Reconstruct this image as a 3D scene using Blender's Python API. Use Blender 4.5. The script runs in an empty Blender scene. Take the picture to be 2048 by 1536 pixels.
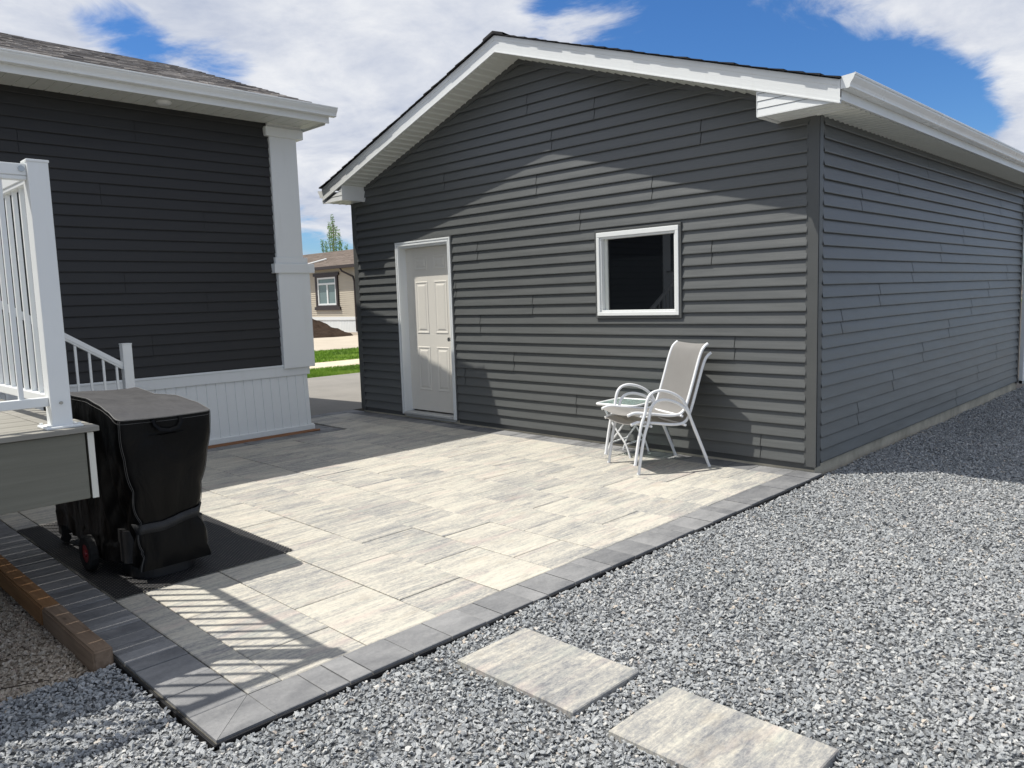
import bpy, bmesh, math, random
from mathutils import Vector, Matrix, noise
random.seed(7)
S = bpy.context.scene
COL = S.collection
R = math.radians

# ------------------------------------------------------------------ camera
cam_d = bpy.data.cameras.new("camera"); cam = bpy.data.objects.new("camera", cam_d); COL.objects.link(cam)
S.camera = cam
CX, CY, CZ = 2.5452, -5.9818, 1.4633
yaw, pit, rol, F = -0.778673, -0.110623, -0.032324, 1545.64
f_ = Vector((math.sin(yaw)*math.cos(pit), math.cos(yaw)*math.cos(pit), math.sin(pit)))
r_ = Vector((math.cos(yaw), -math.sin(yaw), 0)); u_ = r_.cross(f_)
r2 = r_*math.cos(rol)+u_*math.sin(rol); u2 = -r_*math.sin(rol)+u_*math.cos(rol)
M = Matrix((r2, u2, -f_)).transposed().to_4x4(); M.translation = (CX, CY, CZ)
cam.matrix_world = M
cam_d.sensor_width = 36; cam_d.lens = 36*F/2048; cam_d.clip_start = .05; cam_d.clip_end = 2000

def pixdir(px, py):
    return (f_ + r2*((px-1024)/F) - u2*((py-768)/F)).normalized()

# ------------------------------------------------------------------ world, sun, exposure
SA, SB = .378, .358
SUNV = Vector((-SA, -SB, 1)).normalized()
S.view_settings.view_transform = 'Standard'; S.view_settings.look = 'None'
S.view_settings.exposure = 0.1; S.view_settings.gamma = 1
S.cycles.use_denoising = True
S.cycles.max_bounces = 6; S.cycles.diffuse_bounces = 3; S.cycles.glossy_bounces = 3
S.cycles.transparent_max_bounces = 10
W = bpy.data.worlds.new("World"); S.world = W; W.use_nodes = True
nt = W.node_tree; N = nt.nodes; N.clear(); L = nt.links.new
def wn(t, **k):
    n = N.new(t)
    for a, b in k.items(): setattr(n, a, b)
    return n
def wmath(op, a, b=None, clamp=False):
    n = wn('ShaderNodeMath', operation=op, use_clamp=clamp)
    for i, v in enumerate((a, b)):
        if v is None: continue
        if isinstance(v, (int, float)): n.inputs[i].default_value = v
        else: L(v, n.inputs[i])
    return n.outputs[0]
sky = wn('ShaderNodeTexSky', sky_type='NISHITA', sun_disc=False)
sky.sun_elevation = math.asin(SUNV.z); sky.sun_rotation = math.atan2(SUNV.x, SUNV.y) % (2*math.pi)
sky.air_density = 1.0; sky.dust_density = .4; sky.ozone_density = 2.0
tint = wn('ShaderNodeMix', data_type='RGBA', blend_type='MULTIPLY'); tint.inputs[0].default_value = 1
hs = wn('ShaderNodeHueSaturation'); hs.inputs['Saturation'].default_value = 1.22; hs.inputs['Value'].default_value = .95; L(sky.outputs[0], hs.inputs['Color'])
L(hs.outputs[0], tint.inputs[6]); tint.inputs[7].default_value = (.68, .92, 1.22, 1)
tc = wn('ShaderNodeTexCoord'); D = tc.outputs['Generated']
sep = wn('ShaderNodeSeparateXYZ'); L(D, sep.inputs[0])
den = wmath('MAXIMUM', wmath('ADD', sep.outputs[2], .16), .05)
cmb = wn('ShaderNodeCombineXYZ'); L(wmath('DIVIDE', sep.outputs[0], den), cmb.inputs[0]); L(wmath('DIVIDE', sep.outputs[1], den), cmb.inputs[1])
def wnoise(scale, det, rough, off, dist=0):
    mp = wn('ShaderNodeMapping'); mp.inputs[1].default_value = off; L(cmb.outputs[0], mp.inputs[0])
    n = wn('ShaderNodeTexNoise'); n.inputs['Scale'].default_value = scale; n.inputs['Detail'].default_value = det
    n.inputs['Roughness'].default_value = rough; n.inputs['Distortion'].default_value = dist; L(mp.outputs[0], n.inputs['Vector']); return n.outputs[0]
n1 = wnoise(2.9, 12, .64, (3.1, 7.7, 0), .5)
cov = wmath('MULTIPLY', wmath('SUBTRACT', n1, .5), 4.2)
cov = wmath('ADD', cov, .2)
BL = [ # px, py, sigma px, weight : cloud cover (+) and clear patches (-) over the yard
 (40, 50, 120, .9), (420, 10, 150, .7), (720, 70, 200, .9), (800, 210, 170, .8), (660, 270, 80, .7), (960, 30, 110, .6),
 (560, 90, 70, .4), (1200, 40, 55, .5), (1300, 5, 60, .7), (1640, -40, 90, .9), (1800, -30, 110, 1.1), (1990, 30, 75, 1.3), (2035, 175, 30, .6), (2048, 270, 55, 1.2), (1120, 80, 25, .4),
 (690, 440, 40, .7), (625, 310, 60, .6), (650, 415, 30, .3), (1370, 95, 22, .5),
 (235, 62, 38, -1.55), (300, 92, 34, -1.4), (470, 130, 44, -1.8), (610, 172, 36, -1.4), (395, 114, 28, -1.0), (160, 40, 20, -.7), (655, 365, 30, -.9), (640, 490, 45, -.8),
 (1095, 22, 35, -.9), (1280, 120, 90, -1.2), (1460, 110, 110, -1.2), (1620, 130, 100, -1.2), (1760, 200, 100, -1.2), (1880, 200, 75, -1.3), (1930, 290, 60, -1.0), (1420, 20, 50, -.9), (1000, 400, 250, -.6),
]
for px, py, sg, w in BL+[(None, None, .55*F, 1.5)]:   # the last one: a broad unseen cloud bank, added overhead to lift the ambient light
    d = Vector((-.1, -.2, 1)).normalized() if px is None else pixdir(px, py)
    dn = wn('ShaderNodeVectorMath', operation='DOT_PRODUCT'); L(D, dn.inputs[0]); dn.inputs[1].default_value = d
    K = 1.0/((sg/F)**2)
    e = wmath('POWER', math.e, wmath('MULTIPLY', wmath('SUBTRACT', dn.outputs['Value'], 1.0), K))
    cov = wmath('ADD', cov, wmath('MULTIPLY', e, w))
rmp = wn('ShaderNodeMapRange', interpolation_type='SMOOTHSTEP'); L(cov, rmp.inputs[0])
rmp.inputs[1].default_value = -.42; rmp.inputs[2].default_value = .85
n2 = wnoise(2.4, 9, .62, (11, 2, 4), .3)
cr = wn('ShaderNodeValToRGB'); L(wmath('ADD', wmath('SUBTRACT', wmath('MULTIPLY', n2, 1.9), .55), wmath('MULTIPLY', cov, .07)), cr.inputs[0])
cr.color_ramp.elements[0].position = .15; cr.color_ramp.elements[0].color = (4.8, 5.3, 6.5, 1)
cr.color_ramp.elements[1].position = .85; cr.color_ramp.elements[1].color = (8.6, 8.7, 8.9, 1)
mixc = wn('ShaderNodeMix', data_type='RGBA'); L(rmp.outputs[0], mixc.inputs[0]); L(tint.outputs[2], mixc.inputs[6]); L(cr.outputs[0], mixc.inputs[7])
bg = wn('ShaderNodeBackground'); bg.inputs[1].default_value = .1; L(mixc.outputs[2], bg.inputs[0])
wo = wn('ShaderNodeOutputWorld'); L(bg.outputs[0], wo.inputs[0])

sd = bpy.data.lights.new("sun", 'SUN'); sd.energy = 5.0; sd.angle = R(.53); sd.color = (1, .955, .88)
so = bpy.data.objects.new("sun", sd); COL.objects.link(so); so.location = (-4, -4, 12)
so.rotation_euler = SUNV.to_track_quat('Z', 'Y').to_euler()

# ------------------------------------------------------------------ material helper
class NT:
    def __init__(s, name):
        s.m = bpy.data.materials.new(name); s.m.use_nodes = True; s.t = s.m.node_tree; s.n = s.t.nodes
        s.b = s.n['Principled BSDF']; s.tc = s.n.new('ShaderNodeTexCoord')
    def lk(s, a, b): s.t.links.new(a, b)
    def node(s, t, **k):
        n = s.n.new(t)
        for a, b in k.items(): setattr(n, a, b)
        return n
    def geo(s): return s.node('ShaderNodeNewGeometry').outputs['Position']
    def vec(s, scale=(1, 1, 1), src=None, off=None):
        mp = s.node('ShaderNodeMapping'); mp.inputs[3].default_value = scale
        s.lk(src or s.tc.outputs['Object'], mp.inputs[0])
        if off is not None:
            a = s.node('ShaderNodeVectorMath', operation='ADD'); s.lk(mp.outputs[0], a.inputs[0]); s.lk(off, a.inputs[1]); return a.outputs[0]
        return mp.outputs[0]
    def noise(s, v, scale, det=4, rough=.5, dist=0):
        n = s.node('ShaderNodeTexNoise'); s.lk(v, n.inputs['Vector']); n.inputs['Scale'].default_value = scale
        n.inputs['Detail'].default_value = det; n.inputs['Roughness'].default_value = rough; n.inputs['Distortion'].default_value = dist
        return n.outputs[0]
    def ramp(s, fac, stops, interp='LINEAR'):
        r = s.node('ShaderNodeValToRGB'); s.lk(fac, r.inputs[0]); e = r.color_ramp; e.interpolation = interp
        while len(e.elements) < len(stops): e.elements.new(.5)
        for el, (p, c) in zip(e.elements, stops):
            el.position = p; el.color = (c, c, c, 1) if isinstance(c, (int, float)) else (*c, 1)
        return r.outputs[0]
    def mix(s, fac, a, b, blend='MIX'):
        m = s.node('ShaderNodeMix', data_type='RGBA', blend_type=blend)
        for i, v in ((0, fac), (6, a), (7, b)):
            if isinstance(v, (int, float)): m.inputs[i].default_value = v if i == 0 else (v, v, v, 1)
            elif isinstance(v, tuple): m.inputs[i].default_value = (*v, 1)
            else: s.lk(v, m.inputs[i])
        return m.outputs[2]
    def math(s, op, a, b=0.0):
        m = s.node('ShaderNodeMath', operation=op)
        for i, v in enumerate((a, b)):
            if isinstance(v, (int, float)): m.inputs[i].default_value = v
            else: s.lk(v, m.inputs[i])
        return m.outputs[0]
    def attr(s, name, out='Fac'): return s.node('ShaderNodeAttribute', attribute_name=name).outputs[out]
    def bump(s, h, dist, strength=1.0, prev=None):
        b = s.node('ShaderNodeBump'); b.inputs['Distance'].default_value = dist; b.inputs['Strength'].default_value = strength
        s.lk(h, b.inputs['Height'])
        if prev is not None: s.lk(prev, b.inputs['Normal'])
        s.lk(b.outputs[0], s.b.inputs['Normal']); return b.outputs[0]
    def set(s, col=None, rough=None, spec=None, metal=None):
        for k, v in (('Base Color', col), ('Roughness', rough), ('Specular IOR Level', spec), ('Metallic', metal)):
            if v is None: continue
            if isinstance(v, (int, float)): s.b.inputs[k].default_value = v
            elif isinstance(v, tuple): s.b.inputs[k].default_value = (*v, 1)
            else: s.lk(v, s.b.inputs[k])
        return s.m

def mat_plain(name, col, rough=.5, spec=.5, var=.06, sc=3, bump=.0, bsc=60, metal=0):
    t = NT(name); v = t.vec(); n = t.noise(v, sc, 5, .6)
    lo = tuple(c*(1-var) for c in col); hi = tuple(min(1, c*(1+var)) for c in col)
    t.set(t.ramp(n, [(.3, lo), (.7, hi)]), t.ramp(t.noise(v, sc*3, 3), [(.3, rough*.88), (.7, min(1, rough*1.12))]), spec, metal)
    if bump: t.bump(t.noise(v, bsc, 4), bump)
    return t.m

def mat_siding(name, col, rough, grain_axis, spec=.5):
    t = NT(name); P = t.geo()
    sc = (1.2, 1.2, 30) if True else None
    g = t.noise(t.vec((1.5, 1.5, 160), P), 1.0, 6, .65)            # embossed wood grain, running along the board
    g2 = t.noise(t.vec((6, 6, 420), P), 1.0, 4, .6)
    big = t.noise(t.vec((.7, .7, .7), P), 1.0, 3, .5)
    a = t.attr('rnd')
    c = t.mix(t.ramp(g, [(.3, 0), (.75, 1)]), tuple(x*.86 for x in col), tuple(x*1.14 for x in col))
    c = t.mix(t.math('MULTIPLY', a, .22), c, tuple(x*.72 for x in col))
    c = t.mix(t.math('MULTIPLY', t.ramp(big, [(.4, 0), (.7, 1)]), .12), c, tuple(x*1.5+.01 for x in col))
    t.set(c, t.ramp(g, [(.2, rough*.85), (.8, rough*1.15)]), spec)
    b = t.bump(g, .0012, .6)
    b = t.bump(g2, .0006, .5, b)
    t.bump(t.noise(t.vec((1.1, 1.1, 5), P), 1.0, 2), .03, .4, b)
    return t.m

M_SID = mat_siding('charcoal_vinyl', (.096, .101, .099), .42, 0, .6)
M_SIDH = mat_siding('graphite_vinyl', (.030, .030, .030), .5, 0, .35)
M_TRIM_D = mat_plain('charcoal_trim', (.084, .088, .087), .45, .5, .08, 2, .0006, 120)
def mat_white(name, col=(.76, .78, .77), rough=.38):
    t = NT(name); P = t.geo(); n = t.noise(t.vec((1, 1, 1), P), 1.7, 5, .6); st = t.noise(t.vec((8, 8, 1.2), P), 1.0, 5, .6)
    c = t.mix(t.ramp(n, [(.35, 0), (.75, .35)]), col, tuple(x*.9 for x in col))
    c = t.mix(t.ramp(st, [(.55, 0), (.8, .22)]), c, (.55, .55, .5))
    t.set(c, t.ramp(n, [(.3, rough*.8), (.7, rough*1.3)]), .45)
    t.bump(t.noise(t.vec((1, 1, 1), P), 9, 2), .002, .3); return t.m
M_WHITE = mat_white('white_vinyl')
M_WMET = mat_white('white_aluminium', (.78, .80, .79), .3)
M_SOFF = mat_white('soffit_white', (.66, .68, .64), .5)
M_DOOR = mat_white('door_paint', (.74, .71, .64), .42)
M_POWD = mat_white('powder_coat_white', (.80, .81, .82), .25)
M_CONC = mat_plain('foundation_concrete', (.46, .42, .33), .85, .3, .22, 5, .003, 70)
M_METAL = mat_plain('brushed_metal', (.45, .45, .43), .3, .5, .1, 8, 0, 60, 1)
M_BLACKP = mat_plain('black_plastic', (.012, .012, .013), .45, .5, .3, 6, .001, 90)
M_EDGE = mat_plain('edging_black', (.015, .015, .016), .6, .4, .3, 6, .001, 90)

def mat_glass_dark():
    t = NT('window_glass'); t.set((.004, .005, .006), .015, .5); t.b.inputs['IOR'].default_value = 1.75
    t.bump(t.noise(t.vec((1, 1, 1)), 1.6, 2), .002, .12); return t.m
M_GLASS = mat_glass_dark()
def mat_table_glass():
    t = NT('table_glass'); t.set((.62, .80, .76), .06, .5); t.b.inputs['Transmission Weight'].default_value = .75; t.b.inputs['IOR'].default_value = 1.45
    t.set(t.ramp(t.noise(t.vec(), 14, 4), [(.3, (.52, .72, .68)), (.7, (.75, .9, .86))])); return t.m
M_TGLASS = mat_table_glass()

def mat_paver(name, kind):
    t = NT(name); P = t.geo(); rnd = t.attr('rnd', 'Color')
    sc = t.node('ShaderNodeVectorMath', operation='SCALE'); t.lk(rnd, sc.inputs[0]); sc.inputs[3].default_value = 37.0
    off = sc.outputs[0]
    sp = t.node('ShaderNodeSeparateColor'); t.lk(rnd, sp.inputs[0])
    if kind == 'light':
        s1 = t.noise(t.vec((6.0, 1.1, 1), P, off), 1.0, 5, .55, .5)      # broad colour bands along Y
        s2 = t.noise(t.vec((34, 4.2, 1), P, off), 1.0, 7, .72, .5)     # fine streaks
        s3 = t.noise(t.vec((75, 38, 60), P), 1.0, 7, .8)
        f = t.math('ADD', t.math('MULTIPLY', s1, .50), t.math('ADD', t.math('MULTIPLY', s2, .80), .062))
        f = t.math('ADD', f, t.math('MULTIPLY', t.math('SUBTRACT', sp.outputs[0], .5), .09))
        f = t.math('ADD', f, t.math('MULTIPLY', t.math('SUBTRACT', s3, .5), .75))
        c = t.ramp(f, [(.46, (.165, .17, .18)), (.56, (.26, .26, .255)), (.67, (.365, .353, .32)), (.77, (.49, .465, .40)), (.95, (.585, .552, .465))])
        pk = t.noise(t.vec((9, 1.4, 1), P, off), 1.3, 3)
        c = t.mix(t.ramp(pk, [(.56, 0), (.70, .38)]), c, (.52, .42, .375))
        gn = t.noise(t.vec((7, 1.2, 1), P, off), 1.9, 3)
        c = t.mix(t.ramp(gn, [(.58, 0), (.74, .35)]), c, (.40, .43, .37))
        br = t.noise(t.vec((1.6, 1, 1), P, off), 4.2, 6, .7)
        c = t.mix(t.ramp(br, [(.56, 0), (.70, .42)]), c, (.34, .295, .235))
        bl = t.noise(t.vec((1.3, .8, 1), P, off), 5.5, 6, .72)
        c = t.mix(t.ramp(bl, [(.60, 0), (.72, .28)]), c, (.235, .24, .25))
        pit = t.noise(t.vec((1, 1, 1), P), 260, 3, .7)
        c = t.mix(t.ramp(pit, [(.30, .45), (.42, 0)]), c, (.25, .25, .24))
        t.set(c, .78, .35)
        b = t.bump(s2, .004, .6); b = t.bump(t.noise(t.vec((40, 12, 40), P), 1.0, 6, .7), .0035, .8, b)
        t.bump(pit, .0012, .7, b)
    else:
        s1 = t.noise(t.vec((9, 4, 1), P, off), 1.0, 5, .6, .3); s2 = t.noise(t.vec((1, 1, 1), P), 55, 6, .7)
        f = t.math('ADD', t.math('MULTIPLY', s1, .7), t.math('MULTIPLY', s2, .3))
        f = t.math('ADD', f, t.math('MULTIPLY', t.math('SUBTRACT', sp.outputs[0], .5), .20))
        c = t.ramp(f, [(.30, (.125, .128, .134)), (.5, (.195, .197, .20)), (.72, (.28, .28, .28))])
        dust = t.noise(t.vec((1, 1, 1), P), 5, 5, .7)
        c = t.mix(t.ramp(dust, [(.58, 0), (.75, .3)]), c, (.36, .35, .32))
        t.set(c, .8, .35)
        b = t.bump(t.noise(t.vec((26, 14, 26), P), 1.0, 6, .7), .005, .8); t.bump(s2, .0015, .7, b)
    return t.m
M_PAV = mat_paver('pale_streaked_paver', 'light'); M_BOR = mat_paver('dark_border_paver', 'dark')

def mat_rock(name, stops, base):
    t = NT(name); oi = t.node('ShaderNodeObjectInfo'); v = t.vec((1, 1, 1))
    c = t.ramp(oi.outputs['Random'], stops)
    n = t.noise(v, 2.2, 4, .7)
    c = t.mix(t.ramp(n, [(.3, .25), (.7, 0)]), c, tuple(x*.55 for x in base))
    big = t.noise(t.vec((1, 1, 1), t.geo()), 1.3, 5, .6)
    c = t.mix(t.ramp(big, [(.35, .0), (.7, .30)]), c, tuple(min(1, x*3.1) for x in base))
    t.set(c, .7, .4); t.bump(n, .15, .5); return t.m
M_ROCK = mat_rock('crushed_grey_stone', [(0, (.22, .235, .245)), (.3, (.35, .373, .387)), (.65, (.46, .485, .495)), (.9, (.61, .625, .62)), (.965, (.77, .76, .72)), (.985, (.66, .56, .44)), (1, (.50, .44, .40))], (.2, .2, .2))
M_ROCKT = mat_rock('tan_pea_stone', [(0, (.32, .26, .20)), (.3, (.50, .43, .34)), (.7, (.66, .59, .48)), (.95, (.78, .73, .63)), (1, (.55, .40, .36))], (.3, .25, .2))
M_BED = mat_plain('stone_bed', (.11, .115, .12), .95, .2, .5, 60, .01, 80)
M_BEDT = mat_plain('tan_bed', (.26, .22, .17), .95, .2, .4, 60, .01, 80)

def mat_shingle(name, a, b, c3):
    t = NT(name); P = t.geo(); at = t.attr('rnd'); n = t.noise(t.vec((1, 1, 1), P), 130, 4, .8); n2 = t.noise(t.vec((1, 1, 1), P), 6, 4, .6)
    f = t.math('ADD', t.math('MULTIPLY', at, .7), t.math('MULTIPLY', n, .35))
    c = t.ramp(f, [(.2, a), (.5, b), (.85, c3)])
    c = t.mix(t.ramp(n2, [(.4, 0), (.8, .3)]), c, a); t.set(c, .9, .25); t.bump(n, .003, .8); return t.m
M_SHG = mat_shingle('black_asphalt_shingle', (.012, .012, .013), (.03, .03, .032), (.07, .068, .07))
M_SHH = mat_shingle('grey_asphalt_shingle', (.06, .055, .052), (.27, .25, .235), (.62, .585, .55))
M_SHF = mat_shingle('brown_asphalt_shingle', (.14, .115, .095), (.22, .18, .152), (.31, .26, .225))

def mat_wood(name, c1, c2, wear=0.0, axis=0, ends=.0):
    t = NT(name); P = t.geo()
    sc = (2, 40, 40) if axis == 0 else (40, 2, 40)
    g = t.noise(t.vec(sc, P), 1.0, 6, .6, .6); w = t.noise(t.vec((3, 3, 3), P), 1.0, 4)
    c = t.ramp(t.math('ADD', t.math('MULTIPLY', g, .7), t.math('MULTIPLY', w, .3)), [(.3, c1), (.7, c2)])
    k = t.node('ShaderNodeTexVoronoi'); k.inputs['Scale'].default_value = 5.5; t.lk(t.vec((.6, 1.6, 1), P), k.inputs['Vector'])
    c = t.mix(t.ramp(k.outputs['Distance'], [(.0, .8), (.09, 0)]), c, tuple(x*.35 for x in c1))
    t.set(c, .75, .3); t.bump(g, .002, .7); return t.m
M_TIM1 = mat_wood('weathered_timber', (.14, .095, .062), (.28, .205, .145))
M_TIM2 = mat_wood('treated_timber', (.17, .085, .035), (.33, .18, .08))
M_DECK = mat_wood('grey_decking', (.20, .19, .165), (.33, .32, .285), axis=1)
M_FASC = mat_wood('deck_fascia_board', (.15, .148, .12), (.19, .186, .152), axis=1)
M_PALEEND = mat_plain('pale_board_end', (.66, .65, .58), .6, .4)
M_REDWOOD = mat_wood('sill_plate_wood', (.26, .12, .06), (.42, .22, .12), axis=1)

def mat_vinyl_cover():
    t = NT('black_cover_vinyl'); P = t.geo()
    w = t.noise(t.vec((5, 5, 2.2), P), 1.0, 4, .55, 1.2); w2 = t.noise(t.vec((1, 1, 1), P), 300, 3, .6)
    n = t.noise(t.vec((1, 1, 1), P), 3, 5)
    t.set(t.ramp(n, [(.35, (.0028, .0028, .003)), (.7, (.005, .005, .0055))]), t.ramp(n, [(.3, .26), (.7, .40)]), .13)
    b = t.bump(w, .04, .35); t.bump(w2, .0006, .4, b); return t.m
M_COVER = mat_vinyl_cover()
M_COVTOP = mat_plain('sunlit_cover_top', (.066, .065, .066), .5, .45, .16, 5, .006, 12)  # same black vinyl as the sides, with its sunlit grey put into the colour
M_STITCH = mat_plain('grey_stitching', (.075, .075, .075), .6)
M_RED = mat_plain('red_wheel_hub', (.22, .006, .012), .4)
M_RUB = mat_plain('black_rubber', (.014, .014, .014), .7, .3, .2, 20, .002, 80)

def mat_mat():
    t = NT('rubber_mesh'); P = t.geo()
    v = t.vec((1, 1, 1), P); mp = t.node('ShaderNodeMapping'); mp.inputs[2].default_value = (0, 0, R(45)); t.lk(v, mp.inputs[0])
    ch = t.node('ShaderNodeTexVoronoi', voronoi_dimensions='2D'); ch.inputs['Scale'].default_value = 48; ch.inputs['Randomness'].default_value = 0.0; t.lk(mp.outputs[0], ch.inputs['Vector'])
    hole = t.ramp(ch.outputs['Distance'], [(.17, 1), (.21, 0)])
    t.set((.017, .017, .019), .5, .5); t.bump(t.ramp(ch.outputs['Distance'], [(.3, 0), (.6, 1)]), .003, 1)
    tr = t.node('ShaderNodeBsdfTransparent'); mx = t.node('ShaderNodeMixShader')
    t.lk(t.math('MULTIPLY', hole, 1.0), mx.inputs[0]); t.lk(t.b.outputs[0], mx.inputs[1]); t.lk(tr.outputs[0], mx.inputs[2])
    t.lk(mx.outputs[0], t.n['Material Output'].inputs[0]); return t.m
M_MAT = mat_mat()
def mat_sling():
    t = NT('sling_fabric'); P = t.tc.outputs['Object']; v = t.vec((1, 1, 1), P)
    w = t.node('ShaderNodeTexWave', wave_type='BANDS'); w.inputs['Scale'].default_value = 160; t.lk(v, w.inputs['Vector'])
    t.set(t.mix(.5, t.ramp(w.outputs[1], [(.2, (.29, .285, .275)), (.8, (.385, .378, .365))]), t.ramp(t.noise(v, 9, 4), [(.3, (.31, .30, .29)), (.7, (.36, .35, .34))])), .7, .3)
    tl = t.node('ShaderNodeBsdfTranslucent'); tl.inputs[0].default_value = (.36, .34, .31, 1); mx = t.node('ShaderNodeMixShader'); mx.inputs[0].default_value = .38
    t.lk(t.b.outputs[0], mx.inputs[1]); t.lk(tl.outputs[0], mx.inputs[2]); t.lk(mx.outputs[0], t.n['Material Output'].inputs[0]); return t.m
M_SLING = mat_sling()

# ------------------------------------------------------------------ object helpers
ORG = {}
def tag(o, label=None, cat=None, group=None, kind=None):
    if label: o['label'] = label
    if cat: o['category'] = cat
    if group: o['group'] = group
    if kind: o['kind'] = kind
    return o
def thing(name, label, cat, loc=(0, 0, 0), group=None, rot=0):
    o = bpy.data.objects.new(name, None); o.empty_display_size = .2; COL.objects.link(o); o.location = loc; o.rotation_euler = (0, 0, rot)
    ORG[o] = Vector(loc); return tag(o, label, cat, group)
class MB:
    def __init__(s): s.v = []; s.f = []; s.r = []; s.mi = []
    def poly(s, pts, rnd=(0, 0, 0), mi=0):
        b = len(s.v); s.v += [tuple(p) for p in pts]; s.r += [rnd]*len(pts); s.f.append(tuple(range(b, b+len(pts)))); s.mi.append(mi)
    def raw(s, vs, fs, rnd=(0, 0, 0), mi=0):
        b = len(s.v); s.v += [tuple(p) for p in vs]; s.r += [rnd]*len(vs)
        for f in fs: s.f.append(tuple(i+b for i in f)); s.mi.append(mi)
    def box(s, x0, x1, y0, y1, z0, z1, c=0, rnd=(0, 0, 0), mi=0):
        if c <= 0:
            vs = [(x0, y0, z0), (x1, y0, z0), (x1, y1, z0), (x0, y1, z0), (x0, y0, z1), (x1, y0, z1), (x1, y1, z1), (x0, y1, z1)]
            s.raw(vs, [(0, 3, 2, 1), (4, 5, 6, 7), (0, 1, 5, 4), (1, 2, 6, 5), (2, 3, 7, 6), (3, 0, 4, 7)], rnd, mi); return
        bm = bmesh.new(); bmesh.ops.create_cube(bm, size=1)
        for v in bm.verts: v.co = Vector(((x0+x1)/2+v.co.x*(x1-x0), (y0+y1)/2+v.co.y*(y1-y0), (z0+z1)/2+v.co.z*(z1-z0)))
        bmesh.ops.bevel(bm, geom=bm.edges[:], offset=c, segments=2, affect='EDGES', profile=.5)
        bm.verts.index_update()
        s.raw([v.co[:] for v in bm.verts], [[v.index for v in f.verts] for f in bm.faces], rnd, mi); bm.free()
    def tube(s, pts, r, n=8, caps=True, rnd=(0, 0, 0), flat=1.0, closed=False):
        pts = [Vector(p) for p in pts]; rings = []; up = Vector((0, 0, 1))
        m = len(pts)
        t0 = (pts[1]-pts[0]).normalized(); a = t0.cross(up)
        if a.length < .05: a = t0.cross(Vector((1, 0, 0)))
        a.normalize(); prev = a
        for i, p in enumerate(pts):
            t = ((pts[min(i+1, m-1)]-pts[i]).normalized()+(pts[i]-pts[max(i-1, 0)]).normalized())
            t = t.normalized() if t.length > 1e-6 else t0
            a = prev-t*prev.dot(t); a.normalize(); prev = a; b = t.cross(a)
            rr = r[i] if isinstance(r, (list, tuple)) else r
            rings.append([p+(a*math.cos(2*math.pi*k/n)*rr+b*math.sin(2*math.pi*k/n)*rr*flat) for k in range(n)])
        vs = [v for rg in rings for v in rg]; fs = []
        for i in range(m-1):
            for k in range(n): fs.append((i*n+k, i*n+(k+1) % n, (i+1)*n+(k+1) % n, (i+1)*n+k))
        if caps: fs.append(tuple(range(n-1, -1, -1))); fs.append(tuple((m-1)*n+k for k in range(n)))
        s.raw(vs, fs, rnd)
    def build(s, name, mats, parent=None, smooth=False, bevel=0, local=False):
        off = Vector((0, 0, 0))
        if parent is not None and not local: off = ORG[parent]
        me = bpy.data.meshes.new(name); me.from_pydata([(v[0]-off.x, v[1]-off.y, v[2]-off.z) for v in s.v], [], s.f)
        if not isinstance(mats, (list, tuple)): mats = [mats]
        for m in mats: me.materials.append(m)
        at = me.color_attributes.new('rnd', 'FLOAT_COLOR', 'POINT')
        at.data.foreach_set('color', [c for q in s.r for c in (q[0], q[1], q[2], 1)])
        if any(s.mi): me.polygons.foreach_set('material_index', s.mi)
        if smooth:
            me.polygons.foreach_set('use_smooth', [True]*len(me.polygons))
        me.update()
        o = bpy.data.objects.new(name, me); COL.objects.link(o)
        if parent is not None: o.parent = parent
        ORG[o] = off
        if smooth:
            md = o.modifiers.new('w', 'WELD'); md.merge_threshold = 1e-5
            try:
                me.set_sharp_from_angle(angle=R(50))
            except Exception: pass
        if bevel:
            b = o.modifiers.new('b', 'BEVEL'); b.width = bevel; b.segments = 2; b.limit_method = 'ANGLE'
        return o
def rn(): return (random.random(), random.random(), random.random())

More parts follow.
